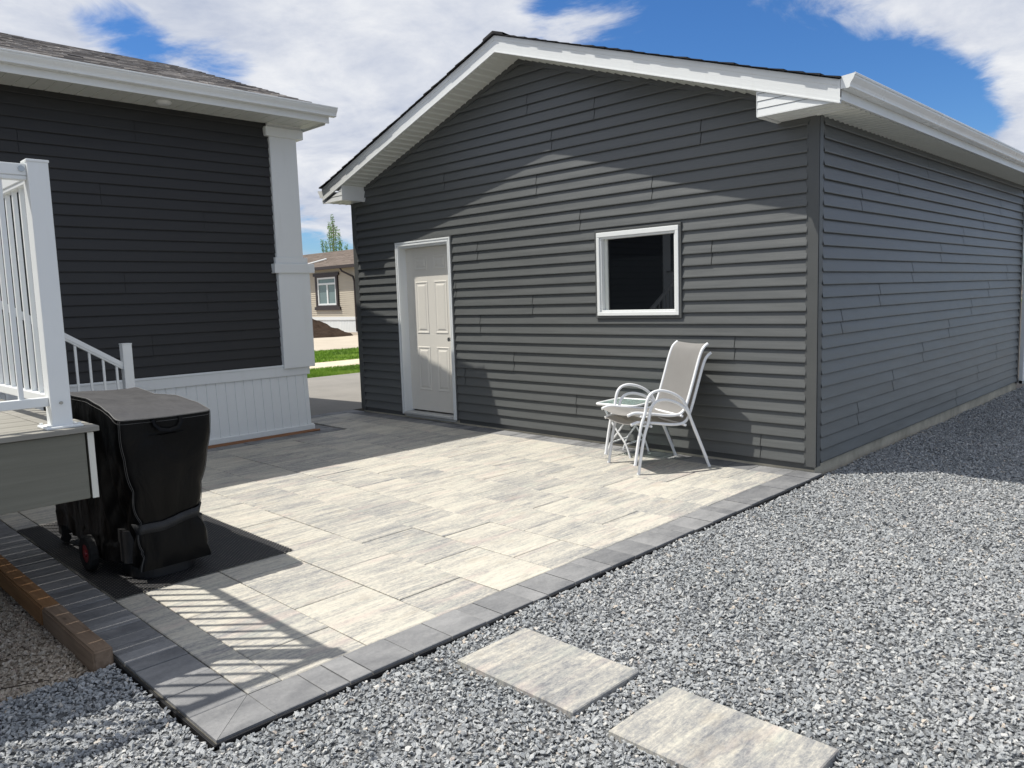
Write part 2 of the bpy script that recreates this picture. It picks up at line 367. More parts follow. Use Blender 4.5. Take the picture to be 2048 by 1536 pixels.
# ------------------------------------------------------------------ siding builder
def siding(mb, mapf, z0, pitch, n, rng, seams, holes=(), depth=.0225, flip=False):
    """mapf(s, out, z) -> world; rng(z) -> (s0, s1); seams {pair: [s]}; holes [(s0, s1, z0, z1)]"""
    cuts_z = sorted({h[2] for h in holes} | {h[3] for h in holes})
    for k in range(n):
        zb = z0+k*pitch; pair = k//2*2
        prof = [(-.001, zb+.011), (depth-.002, zb-.0002), (depth, zb+.003), (depth-.0005, zb+.010), (.002, zb+pitch), (.0018, zb+pitch+.011)]
        sm = sorted(seams.get(pair, []))
        for a in range(len(prof)-1):
            (o0, za), (o1, zc) = prof[a], prof[a+1]
            zz = [za]+[c for c in cuts_z if za+1e-4 < c < zc-1e-4]+[zc]   # split at openings
            for i in range(len(zz)-1):
                z1, z2 = zz[i], zz[i+1]
                t1 = (z1-za)/(zc-za) if abs(zc-za) > 1e-6 else 0; t2 = (z2-za)/(zc-za) if abs(zc-za) > 1e-6 else 1
                p1 = o0+(o1-o0)*t1; p2 = o0+(o1-o0)*t2
                A0, A1 = rng(z1); B0, B1 = rng(z2)
                if A1-A0 < .01: continue
                if B1-B0 < 0: B0 = B1 = (B0+B1)/2
                zm = (z1+z2)/2
                pts = [min(A0, B0)]+[q for q in sm if A0 < q < A1]+[max(A1, B1)]
                inner = set(pts[1:-1])
                segs = []
                for j in range(len(pts)-1): segs.append([pts[j]+((.0038 if flip else .003) if pts[j] in inner else 0), pts[j+1]-(.002 if pts[j+1] in inner else 0), pts[j], pts[j+1], j])
                for h in holes:
                    if h[2] < zm < h[3]:
                        ns = []
                        for g in segs:
                            lo, hi = g[0], g[1]
                            if hi <= h[0] or lo >= h[1]: ns.append(g); continue
                            if lo < h[0]: ns.append([lo, h[0], g[2], g[3], g[4]])
                            if hi > h[1]: ns.append([h[1], hi, g[2], g[3], g[4]])
                        segs = ns
                for lo, hi, ps, pe, j in segs:
                    def ex(q, rev=False):
                        w = (q-ps)/max(pe-ps, 1e-4); w = (1-w)*.55 if flip else w; return .0008+.0030*w if len(pts) > 2 else .001
                    q0 = max(lo, A0); q1 = min(hi, A1); u0 = min(max(lo, B0), B1); u1 = max(min(hi, B1), B0)
                    random.seed(hash((pair, j, round(z0*100))) & 0xffff); rr = rn()
                    if q1-q0 < 1e-4: continue
                    e = ex
                    mb.poly([mapf(q0, p1+e(q0), z1), mapf(q1, p1+e(q1), z1), mapf(u1, p2+e(u1), z2), mapf(u0, p2+e(u0), z2)], rr)
    random.seed(n*13+5)

def ribbed(mb, p0, p1, q0, q1, dn, step=.1, g=.006, w=.012):
    """panel with grooves across: p0->p1 one long edge, q0->q1 the other; dn = outward (down) direction"""
    p0, p1, q0, q1, dn = map(Vector, (p0, p1, q0, q1, dn)); Ln = (p1-p0).length; s = 0; ts = []
    while s < Ln:
        ts += [(s, 0), (min(s+step-w, Ln), 0), (min(s+step-w*.6, Ln), -g), (min(s+step-w*.3, Ln), -g)]; s += step
    ts.append((Ln, 0))
    for (a, ha), (b, hb) in zip(ts, ts[1:]):
        if b-a < 1e-5: continue
        mb.poly([p0.lerp(p1, a/Ln)+dn*ha, p0.lerp(p1, b/Ln)+dn*hb, q0.lerp(q1, b/Ln)+dn*hb, q0.lerp(q1, a/Ln)+dn*ha])

def shingles(mb, xe, ze, xr, zr, y0, y1, expo=.143, th=.009):
    """roof slope from the eave line (xe,ze) up to the ridge (xr,zr), y0..y1, built of overlapping tabs"""
    Ls = math.hypot(xr-xe, zr-ze); ux, uz = (xr-xe)/Ls, (zr-ze)/Ls; nx, nz = (-uz, ux) if ux > 0 else (uz, -ux)
    n = int(Ls/expo)+1
    for k in range(n):
        s0 = k*expo; s1 = min(s0+expo+.03, Ls+.005); y = y0+random.uniform(-.012, .0); first = True
        while y < y1-1e-3:
            wd = random.choice((.10, .14, .17, .22, .30)); ye = min(y+wd, y1)
            if y1-ye < .05: ye = y1+random.uniform(0, .012)
            h = th+random.choice((0, .0, .005, .006)); sa = s0+random.choice((0, 0, -.006, .008))
            def P(s, hh, yy): return (xe+ux*s+nx*hh, yy, ze+uz*s+nz*hh)
            v = [P(sa, .001, y), P(sa, .001, ye), P(s1, .001, ye), P(s1, .001, y), P(sa, h, y), P(sa, h, ye), P(s1, .003, ye), P(s1, .003, y)]
            mb.raw(v, [(4, 5, 6, 7), (0, 4, 5, 1) if False else (0, 1, 5, 4), (0, 4, 7, 3), (1, 2, 6, 5), (2, 3, 7, 6)], rn())
            y = ye+.001
# ================================================================== GARAGE
GW = 6.20; GL = 6.80; PK = -3.09; SL = .3365; OV = .36
ZT = 2.926           # top of the roof at the eave edge x=.306
EX0, EX1 = -6.345, .306
gz = lambda x: ZT+(EX1-x)*SL if x > PK else ZT+(x-2*PK+EX1)*SL      # roof top height
garage = thing('garage', 'dark grey vinyl sided gable garage with white roof trim', 'garage', (-3.1, 3.4, 0))
def rake_under(z):   # x range of the front wall under the roof
    top = z+.20
    dx = (top-ZT)/SL
    a = max(-GW, 2*PK-EX1+dx); b = min(0, EX1-dx)
    return (a, b)
mb = MB()
HDOOR = (-5.30, -4.245, -.1, 2.165); HWIN = (-2.13, -1.205, 1.255, 2.07)
siding(mb, lambda s, o, z: (s, -o, z), .069, .1015, 38, lambda z: (max(rake_under(z)[0], -GW+.07) if z < 2.8 else rake_under(z)[0], min(rake_under(z)[1], -.07) if z < 2.77 else rake_under(z)[1]),
       {0: [-.45], 2: [-2.435], 4: [-4.1], 6: [-3.3], 8: [-.687], 10: [-3.81], 12: [-3.0], 14: [-4.2], 16: [-.9], 18: [-3.815], 20: [-2.337], 22: [-1.497], 24: [-2.9], 26: [-4.333, -1.0], 28: [-2.68], 30: [-2.135], 32: [-3.0]}, [HDOOR, HWIN])
fw = mb.build('siding', M_SID, garage)
mb = MB()
siding(mb, lambda s, o, z: (o, s, z), .069, .1015, 27, lambda z: (.07, GL-.1),
       {0: [3.8], 2: [.85, 4.67], 4: [1.71, 5.53], 6: [2.57], 8: [3.44], 10: [.47, 4.3], 12: [1.32, 5.04], 14: [2.19, 5.93], 16: [3.08], 18: [3.88], 20: [.855, 4.7], 22: [1.745, 5.47], 24: [2.58], 26: [3.4]}, flip=True)
sw = mb.build('siding', M_SID, garage); sw['label'] = 'long side wall siding in the shade'
# structure behind the siding (sheathing), foundation, back and left walls
mb = MB()
def wall_prism(mb, y, holes):
    pts = [(-GW, .02), (0, .02), (0, gz(0)-.1), (PK, gz(PK)-.1), (-GW, gz(-GW)-.1)]
    return pts
zt0 = gz(0)-.1; zpk = gz(PK)-.1
def quadw(x0, x1, z0, z1, y): mb.poly([(x0, y, z0), (x1, y, z0), (x1, y, z1), (x0, y, z1)])
y = .004
quadw(-GW, HDOOR[0], .02, 2.7, y); quadw(HDOOR[0], HDOOR[1], HDOOR[3], 2.7, y); quadw(HDOOR[1], HWIN[0], .02, 2.7, y)
quadw(HWIN[0], HWIN[1], .02, HWIN[2], y); quadw(HWIN[0], HWIN[1], HWIN[3], 2.7, y); quadw(HWIN[1], 0, .02, 2.7, y)
mb.poly([(-GW, y, 2.7), (0, y, 2.7), (0, y, zt0), (PK, y, zpk), (-GW, y, zt0)])
mb.poly([(0.0-.004, y, .02), (-.004, GL, .02), (-.004, GL, zt0), (-.004, y, zt0)])
mb.poly([(-GW, y, .02), (-GW, GL, .02), (-GW, GL, zt0), (-GW, y, zt0)])
mb.poly([(-GW, GL, .02), (0, GL, .02), (0, GL, zt0), (PK, GL, zpk), (-GW, GL, zt0)])
mb.build('wall', M_TRIM_D, garage)
mb = MB(); mb.box(-GW+.006, -.002, .006, GL, -.2, .072); mb.build('foundation', M_CONC, garage)
def corner_post(x, y, sx, sy, z0, z1):
    mb = MB(); t = .018
    xa, xb = sorted((x, x-sx*.085)); mb.box(min(x+sx*t, x-sx*.08), max(x+sx*t, x-sx*.08), y-t, y-.001, z0, z1, .002)
    mb.box(min(x+sx*.001, x+sx*t), max(x+sx*.001, x+sx*t), y-t+.003, y+.075, z0, z1, .002)
    return mb.build('corner_post', M_TRIM_D, garage)
corner_post(0, 0, 1, -1, .045, 2.77); corner_post(-GW, 0, -1, -1, .045, 2.76)
mb = MB(); mb.box(.001, .018, GL-.1, GL, .045, 2.77, .002); mb.build('corner_post', M_TRIM_D, garage)
# starter / j trim under soffit on the rake
mb = MB()
for s in (0, 1):
    x0, x1 = (PK, 0) if s == 0 else (-GW, PK)
    xs = [x0+(x1-x0)*i/12 for i in range(13)]
    for a, b in zip(xs, xs[1:]):
        za, zb = gz(a)-.200, gz(b)-.200
        mb.raw([(a, -.021, za-.03), (b, -.021, zb-.03), (b, -.021, zb+.02), (a, -.021, za+.02), (a, -.001, za-.03), (b, -.001, zb-.03)], [(0, 1, 2, 3), (0, 4, 5, 1)])
mb.build('trim', M_TRIM_D, garage)
# roof deck, shingles
mb = MB()
YF, YB = -OV, GL+.36
for (xa, xb) in ((EX1, PK), (EX0, PK)):
    mb.raw([(xa, YF+.004, gz(xa)-.02), (xb, YF+.004, gz(xb)-.02), (xb, YB, gz(xb)-.02), (xa, YB, gz(xa)-.02), (xa, YF+.004, gz(xa)-.035), (xb, YF+.004, gz(xb)-.035), (xb, YB, gz(xb)-.035), (xa, YB, gz(xa)-.035)], [(0, 1, 2, 3), (4, 5, 6, 7), (0, 1, 5, 4), (1, 2, 6, 5), (2, 3, 7, 6), (3, 0, 4, 7)])
roofo = mb.build('roof', M_TRIM_D, garage)
mb = MB()
shingles(mb, EX1+.012, gz(EX1)-.022, PK, gz(PK)-.018, YF-.026, YB)
shingles(mb, EX0-.012, gz(EX0)-.022, PK, gz(PK)-.018, YF-.026, YB)
sh = mb.build('shingles', M_SHG, roofo)
mb = MB()
yy = YF-.028
while yy < YB:
    h = .012+random.uniform(0, .003)
    for sx in (1, -1):
        mb.raw([(PK, yy, gz(PK)+h), (PK+sx*.14, yy, gz(PK)+h-.14*SL), (PK+sx*.14, yy+.17, gz(PK)+.004-.14*SL), (PK, yy+.17, gz(PK)+.004), (PK, yy, gz(PK)-.01), (PK+sx*.14, yy, gz(PK)-.01-.14*SL)], [(0, 1, 2, 3), (0, 4, 5, 1)], rn())
    yy += .14
mb.build('ridge_cap', M_SHG, roofo)
# rake fascia: stepped board following the gable
def rake(mb, x0, x1, lo, hi, y):
    z = lambda x, d: gz(x)-.024-d
    mb.raw([(x0, y, z(x0, lo)), (x1, y, z(x1, lo)), (x1, y, z(x1, hi)), (x0, y, z(x0, hi)),
            (x0, y+.02, z(x0, lo)), (x1, y+.02, z(x1, lo)), (x1, y+.02, z(x1, hi)), (x0, y+.02, z(x0, hi))],
           [(0, 3, 2, 1), (0, 1, 5, 4), (3, 7, 6, 2), (1, 2, 6, 5), (0, 4, 7, 3)])
mb = MB()
for x0, x1 in ((PK, EX1), (EX0, PK)):
    for lo, hi, y in ((0, .042, -OV-.004), (.042, .090, -OV), (.0905, .122, -OV-.001), (.1225, .150, -OV-.003), (.150, .160, -OV-.008)):
        rake(mb, x0, x1, lo, hi, y)
mb.build('rake_fascia', M_WHITE, garage)
# soffits
mb = MB()
def sz(x): return gz(x)-.178
ribbed(mb, (PK, -OV+.012, sz(PK)), (-.2, -OV+.012, sz(-.2)), (PK, -.002, sz(PK)), (-.2, -.002, sz(-.2)), (0, 0, -1), .098, -.011, .03)
ribbed(mb, (PK, -OV+.012, sz(PK)), (-GW+.2, -OV+.012, sz(-GW+.2)), (PK, -.002, sz(PK)), (-GW+.2, -.002, sz(-GW+.2)), (0, 0, -1), .098, -.011, .03)
ribbed(mb, (.285, -.30, 2.772), (.285, YB, 2.772), (.0, -.30, 2.772), (.0, YB, 2.772), (0, 0, -1), .098, -.011, .03)
ribbed(mb, (-GW-.13, -.30, 2.772), (-GW-.13, YB, 2.772), (-GW, -.30, 2.772), (-GW, YB, 2.772), (0, 0, -1), .098, -.011, .03)
mb.build('soffit', M_SOFF, garage)
# eave fascia + gutters + return boxes
mb = MB()
for s, xe in ((1, EX1), (-1, EX0)):
    mb = MB(); a, b = sorted((xe, xe-s*.02)); mb.box(a, b, -OV-.002, YB, 2.768, 2.905)
    a, b = sorted((xe+s*.003, xe)); mb.box(a, b, -OV-.003, YB, 2.768, 2.782)
    mb.build('eave_fascia', M_WHITE, garage)
def retbox(xi, xo):
    mb = MB(); s = 1 if xo > xi else -1; zb = 2.766
    ztop = lambda x: gz(x)-.024-.150
    n = 4
    for i in range(n):   # horizontal boards of the front face, tiny laps
        za, zb2 = zb+i*.055, zb+(i+1)*.055-.0025
        def xlim(z): return xi if z < ztop(xi) else xi
        xo_a = min(EX1, EX1-(za+.174-ZT)/SL) if s > 0 else max(EX0, EX0+(za+.174-ZT)/SL)
        xo_b = min(EX1, EX1-(zb2+.174-ZT)/SL) if s > 0 else max(EX0, EX0+(zb2+.174-ZT)/SL)
        if (xo_a-xi)*s < .01: continue
        if (xo_b-xi)*s < 0: xo_b = xi
        mb.raw([(xi, -OV+.004, za), (xo_a, -OV+.004, za), (xo_b, -OV+.008, zb2), (xi, -OV+.008, zb2), (xi, -OV+.012, zb2), (xo_b, -OV+.012, zb2)], [(0, 1, 2, 3), (3, 2, 5, 4)])
    a, b = sorted((xi, xi-s*.004)); mb.box(a, b, -OV+.003, -.001, zb-.002, min(ztop(xi)+.01, 3.1))
    # bottom panel with ribs
    ribbed(mb, (xi, -OV+.02, zb), (xi, -.0, zb), (xo-s*.02, -OV+.02, zb), (xo-s*.02, -.0, zb), (0, 0, -1), .09)
    mb.box(min(xi, xo), max(xi, xo), -OV+.002, -OV+.03, zb-.008, zb-.001)
    mb.box(min(xi-s*.004, xi+s*.03), max(xi-s*.004, xi+s*.03), -OV+.03, -.001, zb-.008, zb-.001)
    return mb.build('eave_return', M_WHITE, garage)
retbox(-.318, EX1); retbox(-5.905, EX0)
GPROF = [(0, .085), (0, 0), (.055, -.001), (.062, .004), (.064, .018), (.070, .034), (.083, .052), (.092, .066), (.094, .078), (.101, .080), (.101, .092), (.088, .092)]
def gutter(x, s, y0, y1, z, parent, mat=M_WMET, seams=()):
    mb = MB(); P = [(x+s*(.002+a), b+z) for a, b in GPROF]; n = len(P)
    ys = [y0]+list(seams)+[y1]
    for j in range(len(ys)-1):
        e = .0012*(j % 2)
        for (xa, za), (xb, zb) in zip(P, P[1:]):
            mb.poly([(xa+s*e, ys[j], za-e), (xb+s*e, ys[j], zb-e), (xb+s*e, ys[j+1]+.01, zb-e), (xa+s*e, ys[j+1]+.01, za-e)])
    for yy, d in ((y0, .001), (y1, -.001)):
        mb.poly([(a, yy+d, b) for a, b in P[:-1]] if s*d > 0 else [(a, yy+d, b) for a, b in P[:-1]][::-1])
    zl = .088
    mb.tube([(x+s*.1, y0, z+zl+.002), (x+s*.1, y1, z+zl+.002)], .005, 6)
    mb.tube([(x+s*.065, y0, z+.006), (x+s*.065, y1, z+.006)], .004, 6)
    return mb.build('gutter', mat, parent)
gutter(EX1, 1, -OV-.002, YB, 2.838, garage, seams=(1.6, 4.7)); gutter(EX0, -1, -OV-.002, YB, 2.838, garage)
mb = MB()
mb.box(.03, .085, GL-.055, GL+.005, .03, 2.55, .008); mb.tube([(.057, GL-.025, 2.53), (.10, GL-.025, 2.62), (.28, GL-.025, 2.74), (.35, GL-.025, 2.84)], .033, 8)
mb.box(.03, .24, GL-.055, GL+.005, .03, .085, .008)
mb.build('downspout', M_WMET, garage)
# window
win = MB(); x0, x1, z0, z1 = -2.147, -1.189, 1.242, 2.078
def frame(mb, x0, x1, z0, z1, w, ya, yb, c=.003, wt=None, wb=None):
    wt = wt or w; wb = wb or w
    mb.box(x0, x0+w, ya, yb, z0+wb, z1-wt, c); mb.box(x1-w, x1, ya, yb, z0+wb, z1-wt, c); mb.box(x0, x1, ya-.0004, yb, z1-wt, z1, c); mb.box(x0, x1, ya-.0004, yb, z0, z0+wb, c)
frame(win, x0, x1, z0, z1, .028, -.036, -.002, .003)
wo_ = win.build('window', M_TRIM_D, garage); wo_['label'] = 'square white framed window with dark glass'
mb = MB(); frame(mb, x0+.024, x1-.024, z0+.024, z1-.024, .034, -.044, .05, .004, .045); frame(mb, x0+.058, x1-.058, z0+.058, z1-.069, .018, -.030, .04, .003)
mb.build('frame', M_WHITE, wo_)
mb = MB(); mb.box(x0+.078, x0+.112, .012, .035, z0+.07, z1-.08, .003); mb.build('sash', M_SOFF, wo_)
mb = MB(); mb.poly([(x0+.07, .03, z0+.07), (x1-.07, .03, z0+.07), (x1-.07, .03, z1-.08), (x0+.07, .03, z1-.08)]); mb.build('pane', M_GLASS, wo_)
# door
dx0, dx1, dzb, dzt = -5.253, -4.316, .075, 2.112
cas = MB()
def casing(mb, xa, xb, zt, zb):
    for d, w, yy in ((0, .018, -.040), (.0175, .014, -.033), (.031, .018, -.037)):
        frame_x0, frame_x1, t = xa+d, xb-d, zt-d
        mb.box(frame_x0, frame_x0+w, yy, -.001, zb, t-w, .002); mb.box(frame_x1-w, frame_x1, yy, -.001, zb, t-w, .002); mb.box(frame_x0, frame_x1, yy-.0004, -.001, t-w, t, .002)
casing(cas, -5.286, -4.256, 2.187, .052)
dj = MB(); frame(dj, -5.306, -4.240, .05, 2.205, .022, -.030, -.002, .002); 
dtr = dj.build('trim', M_TRIM_D, garage)
cas.box(-5.252-.03, -5.252, -.015, .135, .08, 2.14, .002); cas.box(-4.312, -4.29, -.0147, .135, .08, 2.14, .002); cas.box(-5.28, -4.30, -.0143, .135, 2.115, 2.15, .002)
door = MB(); Y0 = .098
door.box(dx0, dx1, Y0, Y0+.04, .10, dzt, .001)
dd = door.build('door', M_DOOR, garage); dd['label'] = 'six panel cream door half in shadow'
def panel(mb, xa, xb, za, zb):
    o = .0
    def ring(d, y): return [(xa+d, y, za+d), (xb-d, y, za+d), (xb-d, y, zb-d), (xa+d, y, zb-d)]
    rs = [ring(-.004, Y0-.0004), ring(0, Y0-.005), ring(.012, Y0-.004), ring(.022, Y0+.004 if False else Y0-.0006), ring(.032, Y0-.0008), ring(.052, Y0-.006), ring(.053, Y0-.006)]
    for A, B in zip(rs, rs[1:]):
        for i in range(4): mb.poly([A[i], A[(i+1) % 4], B[(i+1) % 4], B[i]])
    mb.poly(rs[-1])
for za, zb in ((1.845, 2.0), (1.07, 1.695), (.36, .895)):
    for xa, xb in ((-5.075, -4.85), (-4.72, -4.495)):
        pm = MB(); panel(pm, xa, xb, za, zb); pm.build('panel', M_DOOR, dd)
cas.build('door_casing', M_WHITE, garage)
mb = MB(); mb.box(-5.25, -4.30, -.045, .12, .055, .082, .004); mb.box(-5.25, -4.30, -.012, .10, .02, .055, .0); mb.build('threshold', mat_plain('aluminium_sill', (.5, .5, .48), .35, .5, .1), garage)
mb = MB(); mb.tube([(-4.425, Y0-.002, 1.0), (-4.425, Y0-.012, 1.0)], .03, 14); mb.tube([(-4.425, Y0-.012, 1.0), (-4.425, Y0-.03, 1.0), (-4.425, Y0-.045, 1.0), (-4.425, Y0-.062, 1.0), (-4.425, Y0-.068, 1.0)], [.011, .012, .026, .025, .012], 14)
mb.build('handle', M_METAL, dd, smooth=True)

# ================================================================== HOUSE
HX = -5.42; HYE = -1.30; HYS = -10.5
house = thing('house', 'charcoal sided raised house with white skirting and corner pilaster', 'house', (-8.4, -6, 0))
mb = MB()
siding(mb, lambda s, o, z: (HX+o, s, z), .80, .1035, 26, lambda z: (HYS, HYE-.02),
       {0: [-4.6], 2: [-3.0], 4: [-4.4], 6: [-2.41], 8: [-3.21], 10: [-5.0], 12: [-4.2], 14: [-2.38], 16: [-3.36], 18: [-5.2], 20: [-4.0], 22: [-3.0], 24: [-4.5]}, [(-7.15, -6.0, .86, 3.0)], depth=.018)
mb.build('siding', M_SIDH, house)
mb = MB()
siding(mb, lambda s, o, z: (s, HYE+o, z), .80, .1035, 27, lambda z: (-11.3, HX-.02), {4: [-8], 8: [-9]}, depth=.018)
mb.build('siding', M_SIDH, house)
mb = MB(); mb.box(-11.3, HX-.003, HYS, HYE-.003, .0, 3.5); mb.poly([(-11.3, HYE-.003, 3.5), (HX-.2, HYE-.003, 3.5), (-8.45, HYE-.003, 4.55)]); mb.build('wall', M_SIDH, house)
# skirting: white ribbed panels with battered face
mb = MB(); b = .022
ribbed(mb, (HX+.055, HYS, .04), (HX+.055, HYE+.0, .04), (HX+.018, HYS, .675), (HX+.018, HYE, .675), (1, 0, 0), .104, .007, .012)
ribbed(mb, (HX+.055, HYE+.0, .04), (-11.3, HYE+.0, .04), (HX+.018, HYE, .675), (-11.3, HYE, .675), (0, 1, 0), .104, .007, .012)
mb.build('skirting', M_WHITE, house)
mb = MB()
mb.box(HX+.001, HX+.034, HYS, HYE+.016, .668, .795, .004); mb.box(HX+.034, HX+.040, HYS, HYE+.018, .772, .785, .002); mb.box(-11.3, HX+.03, HYE+.0, HYE+.034, .668, .795, .004)
mb.box(HX+.02, HX+.078, HYS, HYE+.03, .028, .085, .004); mb.box(-11.3, HX+.02, HYE, HYE+.055, .028, .085, .004)
mb.build('skirt_trim', M_WHITE, house)
mb = MB(); mb.box(HX+.0, HX+.085, HYS, HYE+.04, -.01, .027, .003); mb.tube([(HX+.07, HYE-.15, .012), (HX+.09, HYE+.08, .012)], .012, 6); mb.build('sill_plate', M_REDWOOD, house)
# pilaster on the corner
mb = MB()
def pil(xo, ya, yb, z0, z1, c=.004): mb.box(HX-.35, xo, ya, yb, z0, z1, c)
pil(-5.352, -1.605, -1.215, .755, 1.83)
pil(-5.330, -1.655, -1.16, 1.822, 1.925, .005)
pil(-5.362, -1.625, -1.225, 1.924, 1.997)
pil(-5.372, -1.600, -1.275, 1.995, 3.31)
pil(-5.345, -1.650, -1.195, 3.302, 3.408, .012)
pil(-5.372, -1.615, -1.205, 3.405, 3.47)
mb.build('corner_pilaster', M_WHITE, house)
# eave: soffit, fascia, gutter, roof
FX = -4.975
mb = MB(); ribbed(mb, (FX+.02, HYS, 3.442), (FX+.02, -1.095, 3.442), (HX-.01, HYS, 3.442), (HX-.01, -1.095, 3.442), (0, 0, -1), .125, .006, .01)
mb.box(HX-.3, FX-.06, -1.112, -1.10, 3.425, 3.47); mb.build('soffit', M_SOFF, house)
mb = MB(); mb.box(FX-.0, FX+.02, HYS, -1.10, 3.430, 3.575, .002)
# gable fascia
RX = -8.45; HS = .338; hz = lambda x: 3.60+(FX+.03-x)*HS
mb.raw([(FX+.018, -1.118, hz(FX)-.16), (RX, -1.118, hz(RX)-.16), (RX, -1.118, hz(RX)-.02), (FX+.018, -1.118, hz(FX)-.02), (FX+.018, -1.10, hz(FX)-.16), (RX, -1.10, hz(RX)-.16)], [(0, 1, 2, 3), (0, 4, 5, 1)])
mb.build('fascia', M_WHITE, house)
gutter(FX+.02, 1, HYS, -1.055, 3.495, house)
mb = MB(); shingles(mb, FX+.045, hz(FX+.045)-.012, RX, hz(RX), HYS, -1.075); rf = mb.build('roof', M_SHH, house)
mb = MB()
for (xa, za, xb, zb) in ((FX+.03, hz(FX+.03)-.03, RX, hz(RX)-.02), (2*RX-FX, hz(FX+.03)-.03, RX, hz(RX)-.02)):
    mb.raw([(xa, HYS, za), (xb, HYS, zb), (xb, -1.09, zb), (xa, -1.09, za), (xa, HYS, za-.03), (xb, HYS, zb-.03), (xb, -1.09, zb-.03), (xa, -1.09, za-.03)], [(0, 1, 2, 3), (4, 5, 6, 7), (0, 1, 5, 4), (1, 2, 6, 5), (2, 3, 7, 6), (3, 0, 4, 7)])
mb.build('roof_deck', M_SHH, rf)
mb = MB(); cx, cy = -5.17, -2.80
mb.tube([(cx, cy, 3.443), (cx, cy, 3.428), (cx, cy, 3.418), (cx, cy, 3.412)], [.075, .072, .055, .03], 24); mb.build('soffit_light', M_WHITE, house, smooth=True)
# patio door behind the deck rail (seen mirrored in the garage window)
mb = MB(); mb.box(HX-.02, HX+.03, -7.15, -6.0, .86, 3.0, .003); pd = mb.build('door', M_WHITE, house); pd['label'] = 'white door with dark glass onto the deck'
mb = MB(); mb.box(HX+.025, HX+.036, -6.95, -6.25, 1.85, 2.85); mb.build('pane', M_GLASS, pd)
mb = MB(); mb.tube([(HX+.03, -6.12, 1.85), (HX+.08, -6.12, 1.85), (HX+.08, -6.22, 1.85)], .014, 8); mb.build('handle', M_METAL, pd)

# ================================================================== DECK
DX = -.885; DYE = -4.935; DYS = -9.5; DZ = .997
deck = thing('deck', 'raised grey board deck with white metal railing beside the house', 'deck', (-3.1, -7.2, 0))
mb = MB()
bw, gap = .1408, .0091
x = DX
mb2 = MB()
nb = 0
mb.box(DX-.14, DX, DYS, DYE, DZ-.022, DZ, .003, rn())
x = DX-.14-gap
while x > HX+.1:
    xa = max(x-bw, HX+.06); mb.box(xa, x, DYS, DYE-.145, DZ-.022, DZ, .003, rn()); x = xa-gap
mb.box(HX+.06, DX-.14-gap, DYE-.14, DYE, DZ-.022, DZ, .003, rn())
mb.build('decking', M_DECK, deck)
mb = MB(); mb.box(-.928, -.902, DYS, -4.987, .698, .972, .003); fs = mb.build('fascia', M_FASC, deck)
mb = MB(); mb.box(HX+.06, -.904, -4.978, -4.956, .698, .972, .002); mb.build('end_fascia', M_FASC, deck)
mb = MB(); mb.box(-.9035, -.8985, -4.979, -4.955, .697, .972, .001); mb.build('end_cap', M_PALEEND, deck)
mb = MB()
for yy in [DYE-.55-.6*i for i in range(7)]:
    mb = MB(); mb.box(HX+.1, -.93, yy, yy+.04, .78, .9645); mb.build('joist', M_FASC, deck)
mb = MB(); mb.box(HX+.1, -.93, DYS, -5.355, .965, .9735); mb.build('slit_light_blocker', M_EDGE, deck)  # unseen sheet added to stop sun slits through the board gaps
for px_, py_ in ((-1.2, -8.8), (-3.2, -8.8), (-4.9, -8.8), (-4.9, -5.6)):
    mb = MB(); mb.box(px_-.05, px_+.05, py_-.05, py_+.05, -.1, .78); mb.build('support_post', M_TIM2, deck)
def post(x, y, z0, z1, w=.0375, parent=deck):
    mb = MB(); mb.box(x-w, x+w, y-w, y+w, z0, z1-.006, .003); mb.box(x-w-.003, x+w+.003, y-w-.003, y+w+.003, z1-.008, z1+.002, .002)
    mb.box(x-w-.03, x+w+.03, y-w-.03, y+w+.03, z0, z0+.010, .003)
    for sx in (-1, 1):
        for sy in (-1, 1): mb.tube([(x+sx*(w+.018), y+sy*(w+.018), z0+.01), (x+sx*(w+.018), y+sy*(w+.018), z0+.018)], .007, 6)
    return mb.build('post', M_WMET, parent)
PXX, PYY = -.988, -5.050
cp = post(PXX, PYY, DZ, 2.062)
for bp, br in (((PXX+.012, PYY-.055, 2.026), .012), ((PXX+.030, PYY, 1.10), .007)):
    mb = MB(); mb.tube([bp, (bp[0]+.014, bp[1], bp[2])], br, 8); mb.build('bolt', M_METAL, cp)
